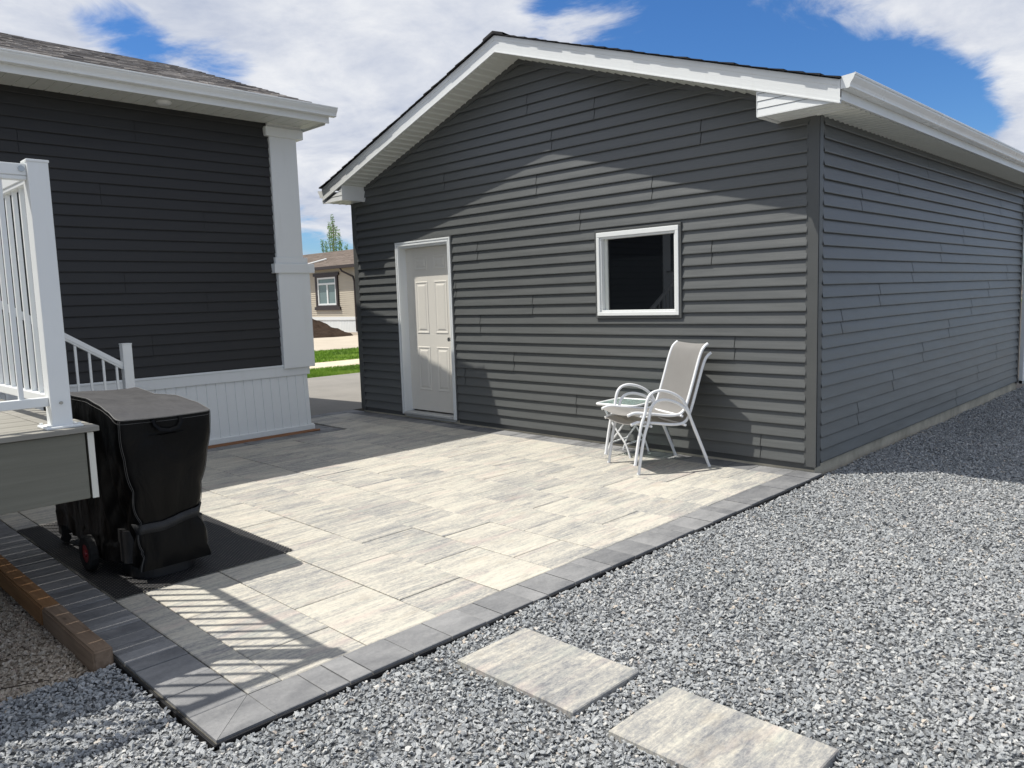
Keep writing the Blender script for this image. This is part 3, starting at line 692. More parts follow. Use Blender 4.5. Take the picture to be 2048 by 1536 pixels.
def railing(a, b, parent, zt=2.046, n_gap=.112, first=.1, slope=0.0, zlow=1.088, bal=True, reg='rail'):
    """straight railing from a to b (xy); slope = dz per metre"""
    a, b = Vector((*a, 0)), Vector((*b, 0)); Ln = (b-a).length; d = (b-a).normalized(); nrm = Vector((-d.y, d.x, 0))
    def bar(mb, s0, s1, w, z0, z1):
        P = lambda s, o, z: a+d*s+nrm*o+Vector((0, 0, z+slope*s))
        v = [P(s0, -w, z0), P(s1, -w, z0), P(s1, w, z0), P(s0, w, z0), P(s0, -w, z1), P(s1, -w, z1), P(s1, w, z1), P(s0, w, z1)]
        mb.raw(v, [(0, 3, 2, 1), (4, 5, 6, 7), (0, 1, 5, 4), (1, 2, 6, 5), (2, 3, 7, 6), (3, 0, 4, 7)])
    mb = MB(); bar(mb, 0, Ln, .022, zt-.045, zt); bar(mb, 0, Ln, .0185, zt-.062, zt-.045)
    tr = mb.build('top_rail', M_WMET, parent, bevel=.003)
    if zlow:
        mb = MB(); bar(mb, 0, Ln, .017, zlow, zlow+.037); mb.build('bottom_rail', M_WMET, parent, bevel=.003)
    s = first; w = .0085
    while bal and s < Ln-.03:
        mb = MB(); z0 = (zlow+.037) if zlow else zt-1
        P = lambda sgx, o, z: a+d*(s+sgx)+nrm*o+Vector((0, 0, z+slope*(s+sgx)))
        v = [P(-w, -w, z0), P(w, -w, z0), P(w, w, z0), P(-w, w, z0), P(-w, -w, zt-.06), P(w, -w, zt-.06), P(w, w, zt-.06), P(-w, w, zt-.06)]
        mb.raw(v, [(0, 1, 5, 4), (1, 2, 6, 5), (2, 3, 7, 6), (3, 0, 4, 7)]); mb.build('baluster', M_WMET, tr); s += n_gap
    return tr
railing((PXX, PYY-.0375), (PXX, -8.6), deck, first=.092, n_gap=.112)
railing((PXX-.0375, PYY), (-4.25, PYY), deck, first=.078, n_gap=.1135)
post(-4.29, PYY, DZ, 2.062)
# stairs towards the patio along the house wall
nx, ny = -4.30, -3.635
mb = MB(); mb.box(nx-.0375, nx+.0375, ny-.0375, ny+.0375, 0, 1.185, .003); mb.box(nx-.04, nx+.04, ny-.04, ny+.04, 1.183, 1.192, .002); mb.box(nx-.07, nx+.07, ny-.07, ny+.07, 0, .01, .002); mb.build('post', M_WMET, deck)
hs = -(2.0-1.03)/( -3.67+5.05) * .93
railing((nx, -5.02), (nx, ny-.0375), deck, zt=1.905, n_gap=.1, first=.1, slope=-.645, zlow=.99)
for i in range(5):
    z = DZ-.19*(i+1)+.0; y0 = DYE+.27*i
    mb = MB(); mb.box(HX+.09, nx-.06, y0, y0+.29, z-.025, z, .003); mb.build('stair_tread', M_DECK, deck)
    mb = MB(); mb.box(HX+.10, nx-.07, y0+.005, y0+.02, z, z+.165); mb.build('stair_riser', M_FASC, deck)

# ================================================================== PATIO
def paver_piece(mb, x0, x1, y0, y1, zt=0.0, h=.05, c=.0046, g=.0024):
    x0 += g; x1 -= g; y0 += g; y1 -= g; r = rn(); z = zt+random.uniform(-.0022, .0022)
    tx, ty = random.uniform(-.004, .004), random.uniform(-.004, .004); cx, cy = (x0+x1)/2, (y0+y1)/2
    Z = lambda x, y, d: z-d+(x-cx)*tx+(y-cy)*ty
    o = [(x0, y0), (x1, y0), (x1, y1), (x0, y1)]; i = [(x0+c, y0+c), (x1-c, y0+c), (x1-c, y1-c), (x0+c, y1-c)]
    v = [(a, b, Z(a, b, 0)) for a, b in i]+[(a, b, Z(a, b, c*.7)) for a, b in o]+[(a, b, zt-h) for a, b in o]
    f = [(0, 1, 2, 3)]
    for k in range(4): f += [(4+k, 4+(k+1) % 4, (k+1) % 4, k), (8+k, 8+(k+1) % 4, 4+(k+1) % 4, 4+k)]
    mb.raw(v, f, r)
rows = [-4.724, -4.58, -4.177, -3.775, -3.37, -2.966, -2.56, -2.15, -1.752, -1.355, -.945, -.54, -.205]
XI = -.160
mb = MB()
def inside(x0, x1, y0, y1):   # patio outline: narrower beside the house
    return (-5.15 if y1 < -1.0 else -6.29)
for i in range(len(rows)-1):
    ya, yb = rows[i], rows[i+1]
    odd = (i % 2 == 1)
    bounds = (((ya, yb, -5.15 if (ya+yb)/2 < -1.0 else -6.28)),)
    if ya < -.95 < yb - .0: bounds = ((ya, yb, -5.15 if yb < -.9 else -6.28),)
    for (a, b_, xl) in bounds:
        x = XI; nx_ = -.461 if odd else -.766
        while x > xl+.01:
            e = max(nx_, xl)
            paver_piece(mb, e, x, a, b_); x = e; nx_ = e-.6085
patio = mb.build('patio', M_PAV); tag(patio, kind='structure')
mb = MB()
# right soldier course (gravel side)
y = -4.725; XO = .058
seq = []
while y < -.21:
    w = random.choice((.210, .210, .106, .106, .106, .21)); e = min(y+w, -.205)
    if -.205-e < .05: e = -.205
    paver_piece(mb, XI, XO, y, e, c=.003); y = e
# near course (timber side)
x = XI
while x > -5.2:
    w = random.choice((.106, .106, .106, .21, .106)); e = max(x-w, -5.3)
    paver_piece(mb, e, x, -4.948, -4.725, c=.003); x = e
# mitred corner
for tri in (((XI, -4.725), (XO, -4.948), (XO, -4.84), (XO, -4.725)), ((XI, -4.725), (XI, -4.948), (-.05, -4.948), (XO, -4.948))):
    r = rn(); n = len(tri); cx = sum(p[0] for p in tri)/n; cy = sum(p[1] for p in tri)/n
    sh_ = [(cx+(p[0]-cx)*.985, cy+(p[1]-cy)*.985) for p in tri]
    mb.raw([(a, b_, -.0005) for a, b_ in sh_]+[(a, b_, -.05) for a, b_ in sh_], [tuple(range(n))]+[(k, k+n, (k+1) % n+n, (k+1) % n) for k in range(n)], r)
# wall course along the garage
x = XO
while x > -6.5:
    w = random.choice((.106, .106, .21)); e = max(x-w, -6.50); paver_piece(mb, e, x, -.205, .015, c=.003); x = e
# west course
y = -.205
while y > -1.2:
    e = y-.106; paver_piece(mb, -6.50, -6.28, e, y, c=.003); y = e
# house course
y = -1.0
while y > -4.7:
    w = random.choice((.106, .106, .21)); e = max(y-w, -4.735); paver_piece(mb, -5.36, -5.15, e, y, c=.003); y = e
x = -5.15
while x > -6.28:
    e = max(x-.106, -6.28); paver_piece(mb, e, x, -1.2, -.945 if False else -1.0, c=.003); x = e
pb = mb.build('patio_border', M_BOR); tag(pb, kind='structure')
mb = MB(); mb.box(-6.5, .06, -4.95, .02, -.055, -.012)
js = mb.build('joint_sand', mat_plain('joint_sand', (.12, .115, .10), .95, .1, .3, 30, .002, 100)); tag(js, kind='structure')
mb = MB(); mb.box(.0635, .072, -4.962, .03, -.06, -.014, .001); mb.box(-5.4, .072, -4.962, -4.9535, -.0601, -.0102, .001)
# small L lip
mb.tube([(.067, -4.957, -.011), (.067, .03, -.011)], .0035, 6); mb.tube([(-5.4, -4.957, -.011), (.067, -4.957, -.011)], .0035, 6)
ed = mb.build('edging', M_EDGE); tag(ed, 'thin black plastic edging strip holding the patio border', 'edging')

# ================================================================== GROUND
def sheet(name, x0, x1, y0, y1, z, mat):
    mb = MB(); mb.poly([(x0, y0, z), (x1, y0, z), (x1, y1, z), (x0, y1, z)]); o = mb.build(name, mat); tag(o, kind='structure'); return o
def mat_ground(name, a, b, sc=.6, bump=.01):
    t = NT(name); P = t.geo(); n = t.noise(t.vec((1, 1, 1), P), sc, 8, .65); n2 = t.noise(t.vec((1, 1, 1), P), sc*40, 5, .7)
    t.set(t.ramp(t.math('ADD', t.math('MULTIPLY', n, .6), t.math('MULTIPLY', n2, .4)), [(.35, a), (.65, b)]), .95, .2); t.bump(n2, bump); return t.m
sheet('ground', -400, 400, -400, 400, -.075, mat_ground('soil', (.15, .13, .11), (.24, .215, .185)))
M_DRV = mat_ground('driveway_concrete', (.21, .20, .182), (.28, .265, .24), 1.2, .002)
mb = MB(); mb.box(-11.25, -6.51, -20, 14, -.07, -.004, .004); o = mb.build('driveway', M_DRV); tag(o, kind='structure')
M_ROAD = mat_ground('street_concrete', (.40, .35, .28), (.52, .46, .37), .5, .002)
sheet('road', -28.3, -19.1, -150, 200, -.04, M_ROAD)
sheet('gravel_strip', -15.05, -13.12, -60, 80, -.035, mat_ground('pale_strip', (.50, .43, .32), (.72, .64, .50), 3))
sheet('far_yard', -80, -28.3, -60, 120, -.05, mat_ground('far_dirt', (.27, .23, .185), (.36, .31, .25), .4))
M_LAWN = mat_ground('lawn_soil', (.13, .21, .03), (.20, .31, .045), 2)
for (xa, xb) in ((-13.12, -11.25), (-19.1, -15.05)): sheet('lawn', xa, xb, -60, 80, -.03, M_LAWN)
def mat_grass():
    t = NT('grass_blade'); r = t.attr('rnd'); t.set(t.ramp(r, [(0, (.10, .18, .02)), (.6, (.20, .34, .03)), (1, (.33, .46, .08))]), .6, .3); return t.m
mb = MB()
def grass(x0, x1, y0, y1, n, h, w):
    for _ in range(n):
        x, y = random.uniform(x0, x1), random.uniform(y0, y1); a = random.uniform(0, 6.28); hh = h*random.uniform(.5, 1.2); lx, ly = random.uniform(-.5, .5)*hh, random.uniform(-.5, .5)*hh
        dx, dy = math.cos(a)*w, math.sin(a)*w
        q = .5+.9*noise.noise(Vector((x*1.1, y*1.1, 0)))+random.uniform(-.25, .25); hh *= .6+.6*max(0, q)
        mb.poly([(x-dx, y-dy, -.03), (x+dx, y+dy, -.03), (x+lx, y+ly, -.03+hh)], (max(0, min(1, q)),)*3)
grass(-13.2, -11.22, .8, 5.2, 26000, .055, .006); grass(-19.1, -15.0, 3, 9.5, 22000, .07, .012)
gr = mb.build('grass', mat_grass()); tag(gr, 'short green grass on the strips beyond the driveway', 'grass', kind='stuff')

# crushed stone ------------------------------------------------------
def rock_mesh(name, seed, mat, flat=.62):
    random.seed(seed); bm = bmesh.new()
    sx, sy, sz_ = random.uniform(1.0, 1.45), random.uniform(.7, 1.0), random.uniform(flat*.75, flat*1.15)
    for _ in range(random.choice((8, 9, 10, 11))):
        v = Vector((random.gauss(0, 1), random.gauss(0, 1), random.gauss(0, 1))).normalized()*random.uniform(.85, 1.1)
        bm.verts.new((v.x*sx, v.y*sy, v.z*sz_))
    r = bmesh.ops.convex_hull(bm, input=bm.verts[:])
    bmesh.ops.delete(bm, geom=[v for v in bm.verts if not v.link_faces], context='VERTS')
    bmesh.ops.recalc_face_normals(bm, faces=bm.faces[:])
    me = bpy.data.meshes.new(name); bm.to_mesh(me); bm.free(); me.materials.append(mat); return bpy.data.objects.new(name, me)
def scatter(name, zones, mat, bedmat, label, cat, size, flat):
    """zones: (x0, x1, y0, y1, z, density, seed)"""
    rocks = [rock_mesh('stone', 100+i*7+len(name), mat, flat) for i in range(12)]
    col = bpy.data.collections.new(name+'_stones')
    for r in rocks: col.objects.link(r)
    mb = MB()
    for (x0, x1, y0, y1, z, dn) in zones:
        st = .18; nx = max(1, int((x1-x0)/st)); ny_ = max(1, int((y1-y0)/st)); sx = (x1-x0)/nx; sy = (y1-y0)/ny_
        def H(x, y): return z+.012*noise.noise(Vector((x*1.3, y*1.3, 0)))+.006*noise.noise(Vector((x*4, y*4, 3)))
        for i in range(nx):
            for j in range(ny_):
                a, b = x0+i*sx, y0+j*sy
                mb.poly([(a, b, H(a, b)), (a+sx, b, H(a+sx, b)), (a+sx, b+sy, H(a+sx, b+sy)), (a, b+sy, H(a, b+sy))], (dn, 0, 0))
    o = mb.build(name, bedmat); tag(o, label, cat, kind='stuff')
    ng = bpy.data.node_groups.new(name+'_scatter', 'GeometryNodeTree')
    ng.interface.new_socket('Geometry', in_out='INPUT', socket_type='NodeSocketGeometry'); ng.interface.new_socket('Geometry', in_out='OUTPUT', socket_type='NodeSocketGeometry')
    n = ng.nodes; lk = ng.links.new
    gi = n.new('NodeGroupInput'); go = n.new('NodeGroupOutput')
    at = n.new('GeometryNodeInputNamedAttribute'); at.data_type = 'FLOAT_COLOR'; at.inputs[0].default_value = 'rnd'
    sc = n.new('FunctionNodeSeparateColor'); lk([s for s in at.outputs if s.enabled and s.type == 'RGBA'][0], sc.inputs[0])
    mu = n.new('ShaderNodeMath'); mu.operation = 'MULTIPLY'; mu.inputs[1].default_value = 10000; lk(sc.outputs[0], mu.inputs[0])
    dp = n.new('GeometryNodeDistributePointsOnFaces'); lk(gi.outputs[0], dp.inputs['Mesh']); lk(mu.outputs[0], dp.inputs['Density'])
    ci = n.new('GeometryNodeCollectionInfo'); ci.inputs['Collection'].default_value = col; ci.inputs['Separate Children'].default_value = True; ci.inputs['Reset Children'].default_value = True
    ip = n.new('GeometryNodeInstanceOnPoints'); lk(dp.outputs['Points'], ip.inputs['Points']); lk(ci.outputs[0], ip.inputs['Instance']); ip.inputs['Pick Instance'].default_value = True
    def rv(dt, lo, hi, seed):
        r = n.new('FunctionNodeRandomValue'); r.data_type = dt
        ins = [s for s in r.inputs if s.enabled]; ins[0].default_value = lo; ins[1].default_value = hi
        [s for s in r.inputs if s.name == 'Seed'][0].default_value = seed
        return [s for s in r.outputs if s.enabled][0]
    lk(rv('FLOAT_VECTOR', (-.8, -.8, 0), (.8, .8, 6.283), 1), ip.inputs['Rotation'])
    pw = n.new('ShaderNodeMath'); pw.operation = 'POWER'; lk(rv('FLOAT', 0.0, 1.0, 2), pw.inputs[0]); pw.inputs[1].default_value = 1.7
    mr = n.new('ShaderNodeMapRange'); lk(pw.outputs[0], mr.inputs[0]); mr.inputs[3].default_value = size[0]; mr.inputs[4].default_value = size[1]
    lk(mr.outputs[0], ip.inputs['Scale'])
    # lift the stones to random heights so that they pile over each other
    sp = n.new('GeometryNodeSetPosition'); cx = n.new('ShaderNodeCombineXYZ'); lk(rv('FLOAT', -.003, size[1]*.85, 3), cx.inputs[2])
    lk(dp.outputs['Points'], sp.inputs['Geometry']); lk(cx.outputs[0], sp.inputs['Offset']); lk(sp.outputs[0], ip.inputs['Points'])
    jn = n.new('GeometryNodeJoinGeometry'); lk(gi.outputs[0], jn.inputs[0]); lk(ip.outputs[0], jn.inputs[0]); lk(jn.outputs[0], go.inputs[0])
    md = o.modifiers.new('scatter', 'NODES'); md.node_group = ng
    return o
# densities are stones per square metre / 10000 (stored in the attribute)
GZ = -.019
scatter('gravel', [(.085, 3.6, -6.4, -1.2, GZ, .92), (-.86, .085, -6.6, -4.975, GZ, .92), (.085, 3.4, -1.2, 2.6, GZ-.006, .75), (.012, 3.0, 2.6, 11, GZ-.03, .5), (.012, .085, .04, 2.6, GZ-.03, .5), (3.6, 9, -9, -1.2, GZ, .05), (3.4, 9, -1.2, 12, GZ, .05)],
        M_ROCK, M_BED, 'crushed blue grey stone covering the yard beside the garage', 'gravel', (.0058, .0140), .55)
scatter('pea_gravel', [(-3.6, -.86, -6.6, -5.035, -.050, .85), (-5.3, -3.6, -7.0, -5.035, -.052, .2)], M_ROCKT, M_BEDT, 'tan pebbles under the deck behind the timber edge', 'gravel', (.0058, .0130), .75)
random.seed(21)

# stepping stones ------------------------------------------------------
for (x0, x1, y0, y1, lb) in ((.246, .861, -4.022, -3.618, 'pale stepping slab nearer the patio, with a brown and blue stain'), (1.022, 1.637, -4.030, -3.634, 'pale stepping slab farther out, cut by the bottom of the photo')):
    mb = MB(); cx, cy = (x0+x1)/2, (y0+y1)/2; w, d = (x1-x0)/2, (y1-y0)/2; r = (-.3, random.random(), random.random()); n = 26
    ring = []
    per = []
    for i in range(n): per.append((-w+2*w*i/n, -d))
    for i in range(16): per.append((w, -d+2*d*i/16))
    for i in range(n): per.append((w-2*w*i/n, d))
    for i in range(16): per.append((-w, d-2*d*i/16))
    P0 = []; P1 = []; P2 = []
    for (a, b_) in per:
        j = 1-random.uniform(0, .004); P0.append((a*j*.988, b_*j*.982, .0)); P1.append((a*j, b_*j, -.004)); P2.append((a*(1-random.uniform(0, .008)), b_*(1-random.uniform(0, .008)), -.05))
    m_ = len(per); fs_ = [tuple(range(m_))]
    for k in range(m_): fs_ += [(m_+k, m_+(k+1) % m_, (k+1) % m_, k), (2*m_+k, 2*m_+(k+1) % m_, m_+(k+1) % m_, m_+k)]
    mb.raw(P0+P1+P2, fs_, r)
    o = mb.build('stepping_stone', M_PAV, None); o.location = (cx, cy, .007); tag(o, lb, 'paving slab', 'slabs laid in the gravel')

# timbers ------------------------------------------------------
def timber(x0, x1, y0, y1, z0, z1, mat, lb):
    bm = bmesh.new(); bmesh.ops.create_cube(bm, size=1)
    for v in bm.verts: v.co = Vector((v.co.x*(x1-x0), v.co.y*(y1-y0), v.co.z*(z1-z0)))
    bmesh.ops.bevel(bm, geom=bm.edges[:], offset=.008, segments=3, affect='EDGES')
    bmesh.ops.subdivide_edges(bm, edges=[e for e in bm.edges if e.calc_length() > .3], cuts=24)
    for v in bm.verts:
        p = v.co*9; v.co += Vector((0, .0025*noise.noise(p), .0025*noise.noise(p+Vector((5, 5, 5)))))
    me = bpy.data.meshes.new('timber'); bm.to_mesh(me); bm.free(); me.materials.append(mat)
    o = bpy.data.objects.new('timber', me); COL.objects.link(o); o.location = ((x0+x1)/2, (y0+y1)/2, (z0+z1)/2)
    tag(o, lb, 'timber', 'square timbers edging the patio under the deck')
timber(-1.600, -.868, -5.046, -4.966, -.045, .060, M_TIM1, 'weathered greyish brown timber with a split end by the patio corner')
timber(-4.2, -1.606, -5.048, -4.966, -.045, .061, M_TIM2, 'orange brown treated timber running on under the deck')
mb = MB(); mb.tube([(-2.75, -5.22, .085), (-2.5, -5.16, .095), (-2.33, -5.115, .098), (-2.27, -5.095, .090), (-2.245, -5.085, .083)], [.018, .018, .021, .019, .008], 12)
o = mb.build('garden_hose', mat_plain('green_rubber', (.008, .075, .035), .35), smooth=True); tag(o, 'dark green hose end lying over the timber at the left edge', 'hose')
mb = MB()
mb.tube([(-1.0, -5.62, .006), (-.98, -5.50, -.014+.03), (-.93, -5.38, .010), (-.90, -5.28, .006), (-.88, -5.20, .0)], [.0015, .003, .0025, .002, .0015], 5)
mb.tube([(-1.03, -5.63, .01), (-1.02, -5.60, .018), (-.995, -5.56, .018), (-.98, -5.54, .012)], [.004, .02, .018, .004], 6, flat=.3)
o = mb.build('dead_twig', mat_plain('dead_leaf', (.03, .02, .014), .8)); tag(o, 'dark dried leaf on a thin twig lying on the tan pebbles', 'twig')

# ================================================================== GRILL AND MAT
mb = MB(); mx0, mx1, my0, my1 = -3.462, -1.572, -4.722, -3.722; nx, ny_ = 40, 22
V = []; 
for j in range(ny_+1):
    for i in range(nx+1):
        x = mx0+(mx1-mx0)*i/nx; y = my0+(my1-my0)*j/ny_
        e = .006*noise.noise(Vector((x*3, y*3, 1)))
        V.append((x+e*(i in (0, nx)), y+e*(j in (0, ny_)), .0075+.003*max(0, noise.noise(Vector((x*2.5, y*2.5, 7))))))
Fc = [(j*(nx+1)+i, j*(nx+1)+i+1, (j+1)*(nx+1)+i+1, (j+1)*(nx+1)+i) for j in range(ny_) for i in range(nx)]
mb.raw(V, Fc)
o = mb.build('grill_mat', M_MAT, smooth=True); tag(o, 'black rubber mesh mat spread under the covered barbecue', 'mat')

grill = thing('barbecue_grill', 'barbecue under a black fitted cover on a black mat', 'barbecue', (-2.3, -4.37, 0))
XR, XL = -1.655, -2.99
def topz(x, v):   # v: 0 near side .. 1 far side
    t = (XR-x)
    near = [(0, .897), (.12, .935), (.26, .962), (.45, .985), (.9, .985), (1.2, .975), (1.34, .95)]
    far = [(0, .893), (.2, .925), (.48, .945), (.62, .940), (.80, .932), (.95, .945), (1.1, .955), (1.34, .93)]
    def ip(T):
        for (a, b), (c, d) in zip(T, T[1:]):
            if t <= c: q = (t-a)/(c-a); q = q*q*(3-2*q)*.5+q*.5; return b+(d-b)*q
        return T[-1][1]
    return ip(near)*(1-v)+ip(far)*v-.006*math.sin(math.pi*v)
YN, YFR = -4.615, -4.118
def side_prof(z, x):
    """half-width scale at the right end & elsewhere"""
    return
NP = 120
def perim(u, z, zt):
    """u 0..1 around: point on the rounded rectangle at height z"""
    c = .045
    h = max(0, min(1, (zt-z)/.6))
    # end narrowing towards the strap
    k = h*h*(3-2*h)
    yn = YN; yf = YFR
    corner = .035
    Lx = XR-XL-2*corner; Ly = yf-yn-2*corner; arc = math.pi/2*corner; T = 2*Lx+2*Ly+4*arc; s = u*T
    segs = [('r', Ly), ('a', arc), ('f', Lx), ('a2', arc), ('l', Ly), ('a3', arc), ('n', Lx), ('a4', arc)]
    for nm, ln in segs:
        if s <= ln: break
        s -= ln
    q = s/ln
    if nm == 'r': x, y = XR, yn+corner+Ly*q
    elif nm == 'a': x, y = XR-corner+corner*math.cos(q*math.pi/2), yf-corner+corner*math.sin(q*math.pi/2)
    elif nm == 'f': x, y = XR-corner-Lx*q, yf
    elif nm == 'a2': x, y = XL+corner-corner*math.sin(q*math.pi/2), yf-corner+corner*math.cos(q*math.pi/2)
    elif nm == 'l': x, y = XL, yf-corner-Ly*q
    elif nm == 'a3': x, y = XL+corner-corner*math.cos(q*math.pi/2), yn+corner-corner*math.sin(q*math.pi/2)
    elif nm == 'n': x, y = XL+corner+Lx*q, yn
    else: x, y = XR-corner+corner*math.sin(q*math.pi/2), yn+corner-corner*math.cos(q*math.pi/2)
    return x, y
def cover_pt(u, t):
    """t 0 at the top seam .. 1 at the hem"""
    x, y = perim(u, 0, 1); v = (y-YN)/(YFR-YN); zt = topz(x, v)
    hem = .078+.010*math.sin(x*9)+(.03 if y < YN+.1 and x < -2.05 else 0)*min(1, max(0, (-2.05-x)*3))
    if x < -2.6: hem += .03
    z = zt+(hem-zt)*t
    # gather of the right end at the strap height (.33)
    wx = max(0, min(1, (x-(XR-.42))/.42)); wx = wx*wx*(3-2*wx)
    g = max(0, min(1, (zt-z)/(zt-.34))); g = g**1.6
    below = max(0, min(1, (.33-z)/.2))
    yc = -4.385
    sh = 1-.40*wx*g
    y2 = yc+(y-yc)*sh
    x2 = x-(.05*g)*wx*(1-.3*below)+.015*(1-wx)*0
    if x < XL+.2: x2 += .06*g*(XL+.2-x)/.2
    # folds
    am = .016*math.sin(math.pi*min(1, t*1.15))**.7 if t < .87 else .012
    per = math.sin(x*21+math.sin(z*7+x*5)*1.3)*.6+math.sin(x*43+z*9)*.25+.7*noise.noise(Vector((x*6, y*6, z*2.2)))
    ny = -1 if y < YN+.06 else (1 if y > YFR-.06 else 0)
    # diagonal pulls from the top corner down to the strap
    diag = math.sin((x-XR)*26+(zt-z)*17)*.010*g*wx*3
    y2 += ny*(am*per+abs(diag)*.8)
    if x > XR-.05: x2 += .010*noise.noise(Vector((3, y*9, z*3)))+.012*math.sin(math.pi*t)*math.sin((y-YN)/(YFR-YN)*math.pi)
    # skirt bulges out again under the strap
    y2 += (.045 if ny > 0 else 0)*below*wx
    return Vector((x2, y2, z))
mb = MB(); NU, NTT = 190, 46; V = []
for j in range(NTT+1):
    for i in range(NU): V.append(cover_pt(i/NU, j/NTT))
Fc = [(j*NU+i, j*NU+(i+1) % NU, (j+1)*NU+(i+1) % NU, (j+1)*NU+i) for j in range(NTT) for i in range(NU)]
Fc = [f[::-1] for f in Fc]
mb.raw(V, Fc); mb.build('cover', M_COVER, grill, smooth=True)
mb = MB(); nx, ny_ = 50, 18; V = []
for j in range(ny_+1):
    for i in range(nx+1):
        v = j/ny_; x = XL+(XR-XL)*i/nx; y = YN+(YFR-YN)*v
        # round the corners in plan
        ex = min(x-XL, XR-x); ey = min(y-YN, YFR-y); c = .035
        if ex < c and ey < c:
            dx, dy = c-ex, c-ey; d = math.hypot(dx, dy)
            if d > c: k = c/d; x += (1 if x < -2.3 else -1)*(dx-dx*k); y += (1 if v < .5 else -1)*(dy-dy*k)
        V.append((x, y, topz(x, v)+.002+.004*noise.noise(Vector((x*7, y*7, 2)))*min(1, ex*20)*min(1, ey*20)))
mb.raw(V, [(j*(nx+1)+i, j*(nx+1)+i+1, (j+1)*(nx+1)+i+1, (j+1)*(nx+1)+i) for j in range(ny_) for i in range(nx)])
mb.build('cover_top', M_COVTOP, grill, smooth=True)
mb = MB()
loop = [cover_pt(i/NU, 0.0)+Vector((0, 0, .003)) for i in range(NU+1)]
mb.tube(loop, .0035, 5, caps=False)
loop = [cover_pt(i/NU, 0.02)*1.0+Vector((.0015, -.0015, 0)) for i in range(NU+1)]
mb.tube(loop, .0013, 4, caps=False)
# corner seams running down
uR = [0.0, None]
def umatch(xt, yt):
    best = min(range(NU*4), key=lambda i: (perim(i/(NU*4), 0, 1)[0]-xt)**2+(perim(i/(NU*4), 0, 1)[1]-yt)**2); return best/(NU*4)
for (xt, yt) in ((XR-.008, YN+.008), (XR-.008, YFR-.008)):
    uu = umatch(xt, yt)
    for du in (0, .0022):
        mb.tube([cover_pt((uu+du) % 1, j/60)+Vector((.003, -.002 if yt < -4.4 else .002, 0)) for j in range(61)], .0016, 4)
mb.build('stitching', M_STITCH, grill)
mb = MB()   # strap round the gathered end, following the cover
def at_z(u, zz):
    best = min(range(20, 46), key=lambda j: abs(cover_pt(u, j/46).z-zz)); t = best/46
    for k in (1, 2, 3, 4):
        h = .02/k; t = min((t-h, t, t+h), key=lambda q: abs(cover_pt(u, q).z-zz))
    return cover_pt(u, t)
ua = [((i/60)*.225-.022) % 1 for i in range(61)]
ce = Vector((-1.95, -4.385, 0)); vs = []
for i, uu in enumerate(ua):
    q = i/60; zc = .300+.055*min(1, max(0, (q-.28)/.5))
    a, b_ = at_z(uu, zc-.026), at_z(uu, zc+.026)
    for P_, zz in ((a, zc-.026), (b_, zc+.026)):
        d = Vector((P_.x-ce.x, P_.y-ce.y, 0)).normalized(); vs.append((P_.x+d.x*.009, P_.y+d.y*.009, zz))
mb.raw(vs, [(2*i, 2*i+2, 2*i+3, 2*i+1) for i in range(60)])
so_ = mb.build('strap', mat_plain('strap_webbing', (.02, .021, .023), .55, .4, .2, 20, .002, 200), grill, smooth=True); md = so_.modifiers.new('s', 'SOLIDIFY'); md.thickness = .005; md.offset = 0
mb = MB()   # handle loop on the end
hp = [(XR+.004, -4.435, .885), (XR+.012, -4.432, .86), (XR+.016, -4.41, .832), (XR+.017, -4.36, .822), (XR+.016, -4.315, .832), (XR+.014, -4.298, .86), (XR+.004, -4.298, .888)]
mb.tube(hp, [.013]*7, 8, flat=.25); mb.tube([(XR+.006, -4.46, .80), (XR+.006, -4.28, .803)], .003, 5); mb.build('handle', M_COVER, grill, smooth=True)
mb = MB()   # cabinet base under the hem
def rbox(x0, x1, y0, y1, z0, z1, rr, n=8, bulge=0):
    P = []
    for (cx_, cy_, a0) in ((x1-rr, y1-rr, 0), (x0+rr, y1-rr, 90), (x0+rr, y0+rr, 180), (x1-rr, y0+rr, 270)):
        for i in range(n+1):
            a = R(a0+90*i/n); P.append((cx_+rr*math.cos(a), cy_+rr*math.sin(a)))
    m = len(P); mb.raw([(a, b_, z0) for a, b_ in P]+[(a, b_, z1) for a, b_ in P], [tuple(range(m)), tuple(range(2*m-1, m-1, -1))]+[(k, (k+1) % m, m+(k+1) % m, m+k) for k in range(m)])
rbox(-2.10, -1.735, -4.545, -4.20, .006, .125, .13); rbox(-2.93, -1.79, -4.58, -4.14, .10, .28, .05)
mb.build('cabinet_base', M_BLACKP, grill)
for yy in (-4.655, -4.105):
    wb = MB(); c = Vector((-2.175, yy, .100+.006)); s = -1 if yy < -4.4 else 1
    prof = [(-.020, .052), (-.024, .092), (-.018, .099), (.018, .099), (.024, .092), (.020, .052)]
    n = 36; vs = []
    for k in range(n):
        a = 2*math.pi*k/n
        for (o_, r0) in prof:
            rr = r0+(.002 if (k % 2 and .09 < r0 < .1) else 0); vs.append((c.x+rr*math.cos(a), c.y+o_, c.z+rr*math.sin(a)))
    m = len(prof); wb.raw(vs, [(k*m+j, k*m+j+1, ((k+1) % n)*m+j+1, ((k+1) % n)*m+j) for k in range(n) for j in range(m-1)])
    wh = wb.build('wheel', M_RUB, grill)
    hb = MB(); hb.tube([c+Vector((0, -.018, 0)), c+Vector((0, .018, 0))], .056, 32); hb.tube([c+Vector((0, s*.012, 0)), c+Vector((0, s*.026, 0))], [.025, .018], 12); hb.build('hub', M_RED, wh)
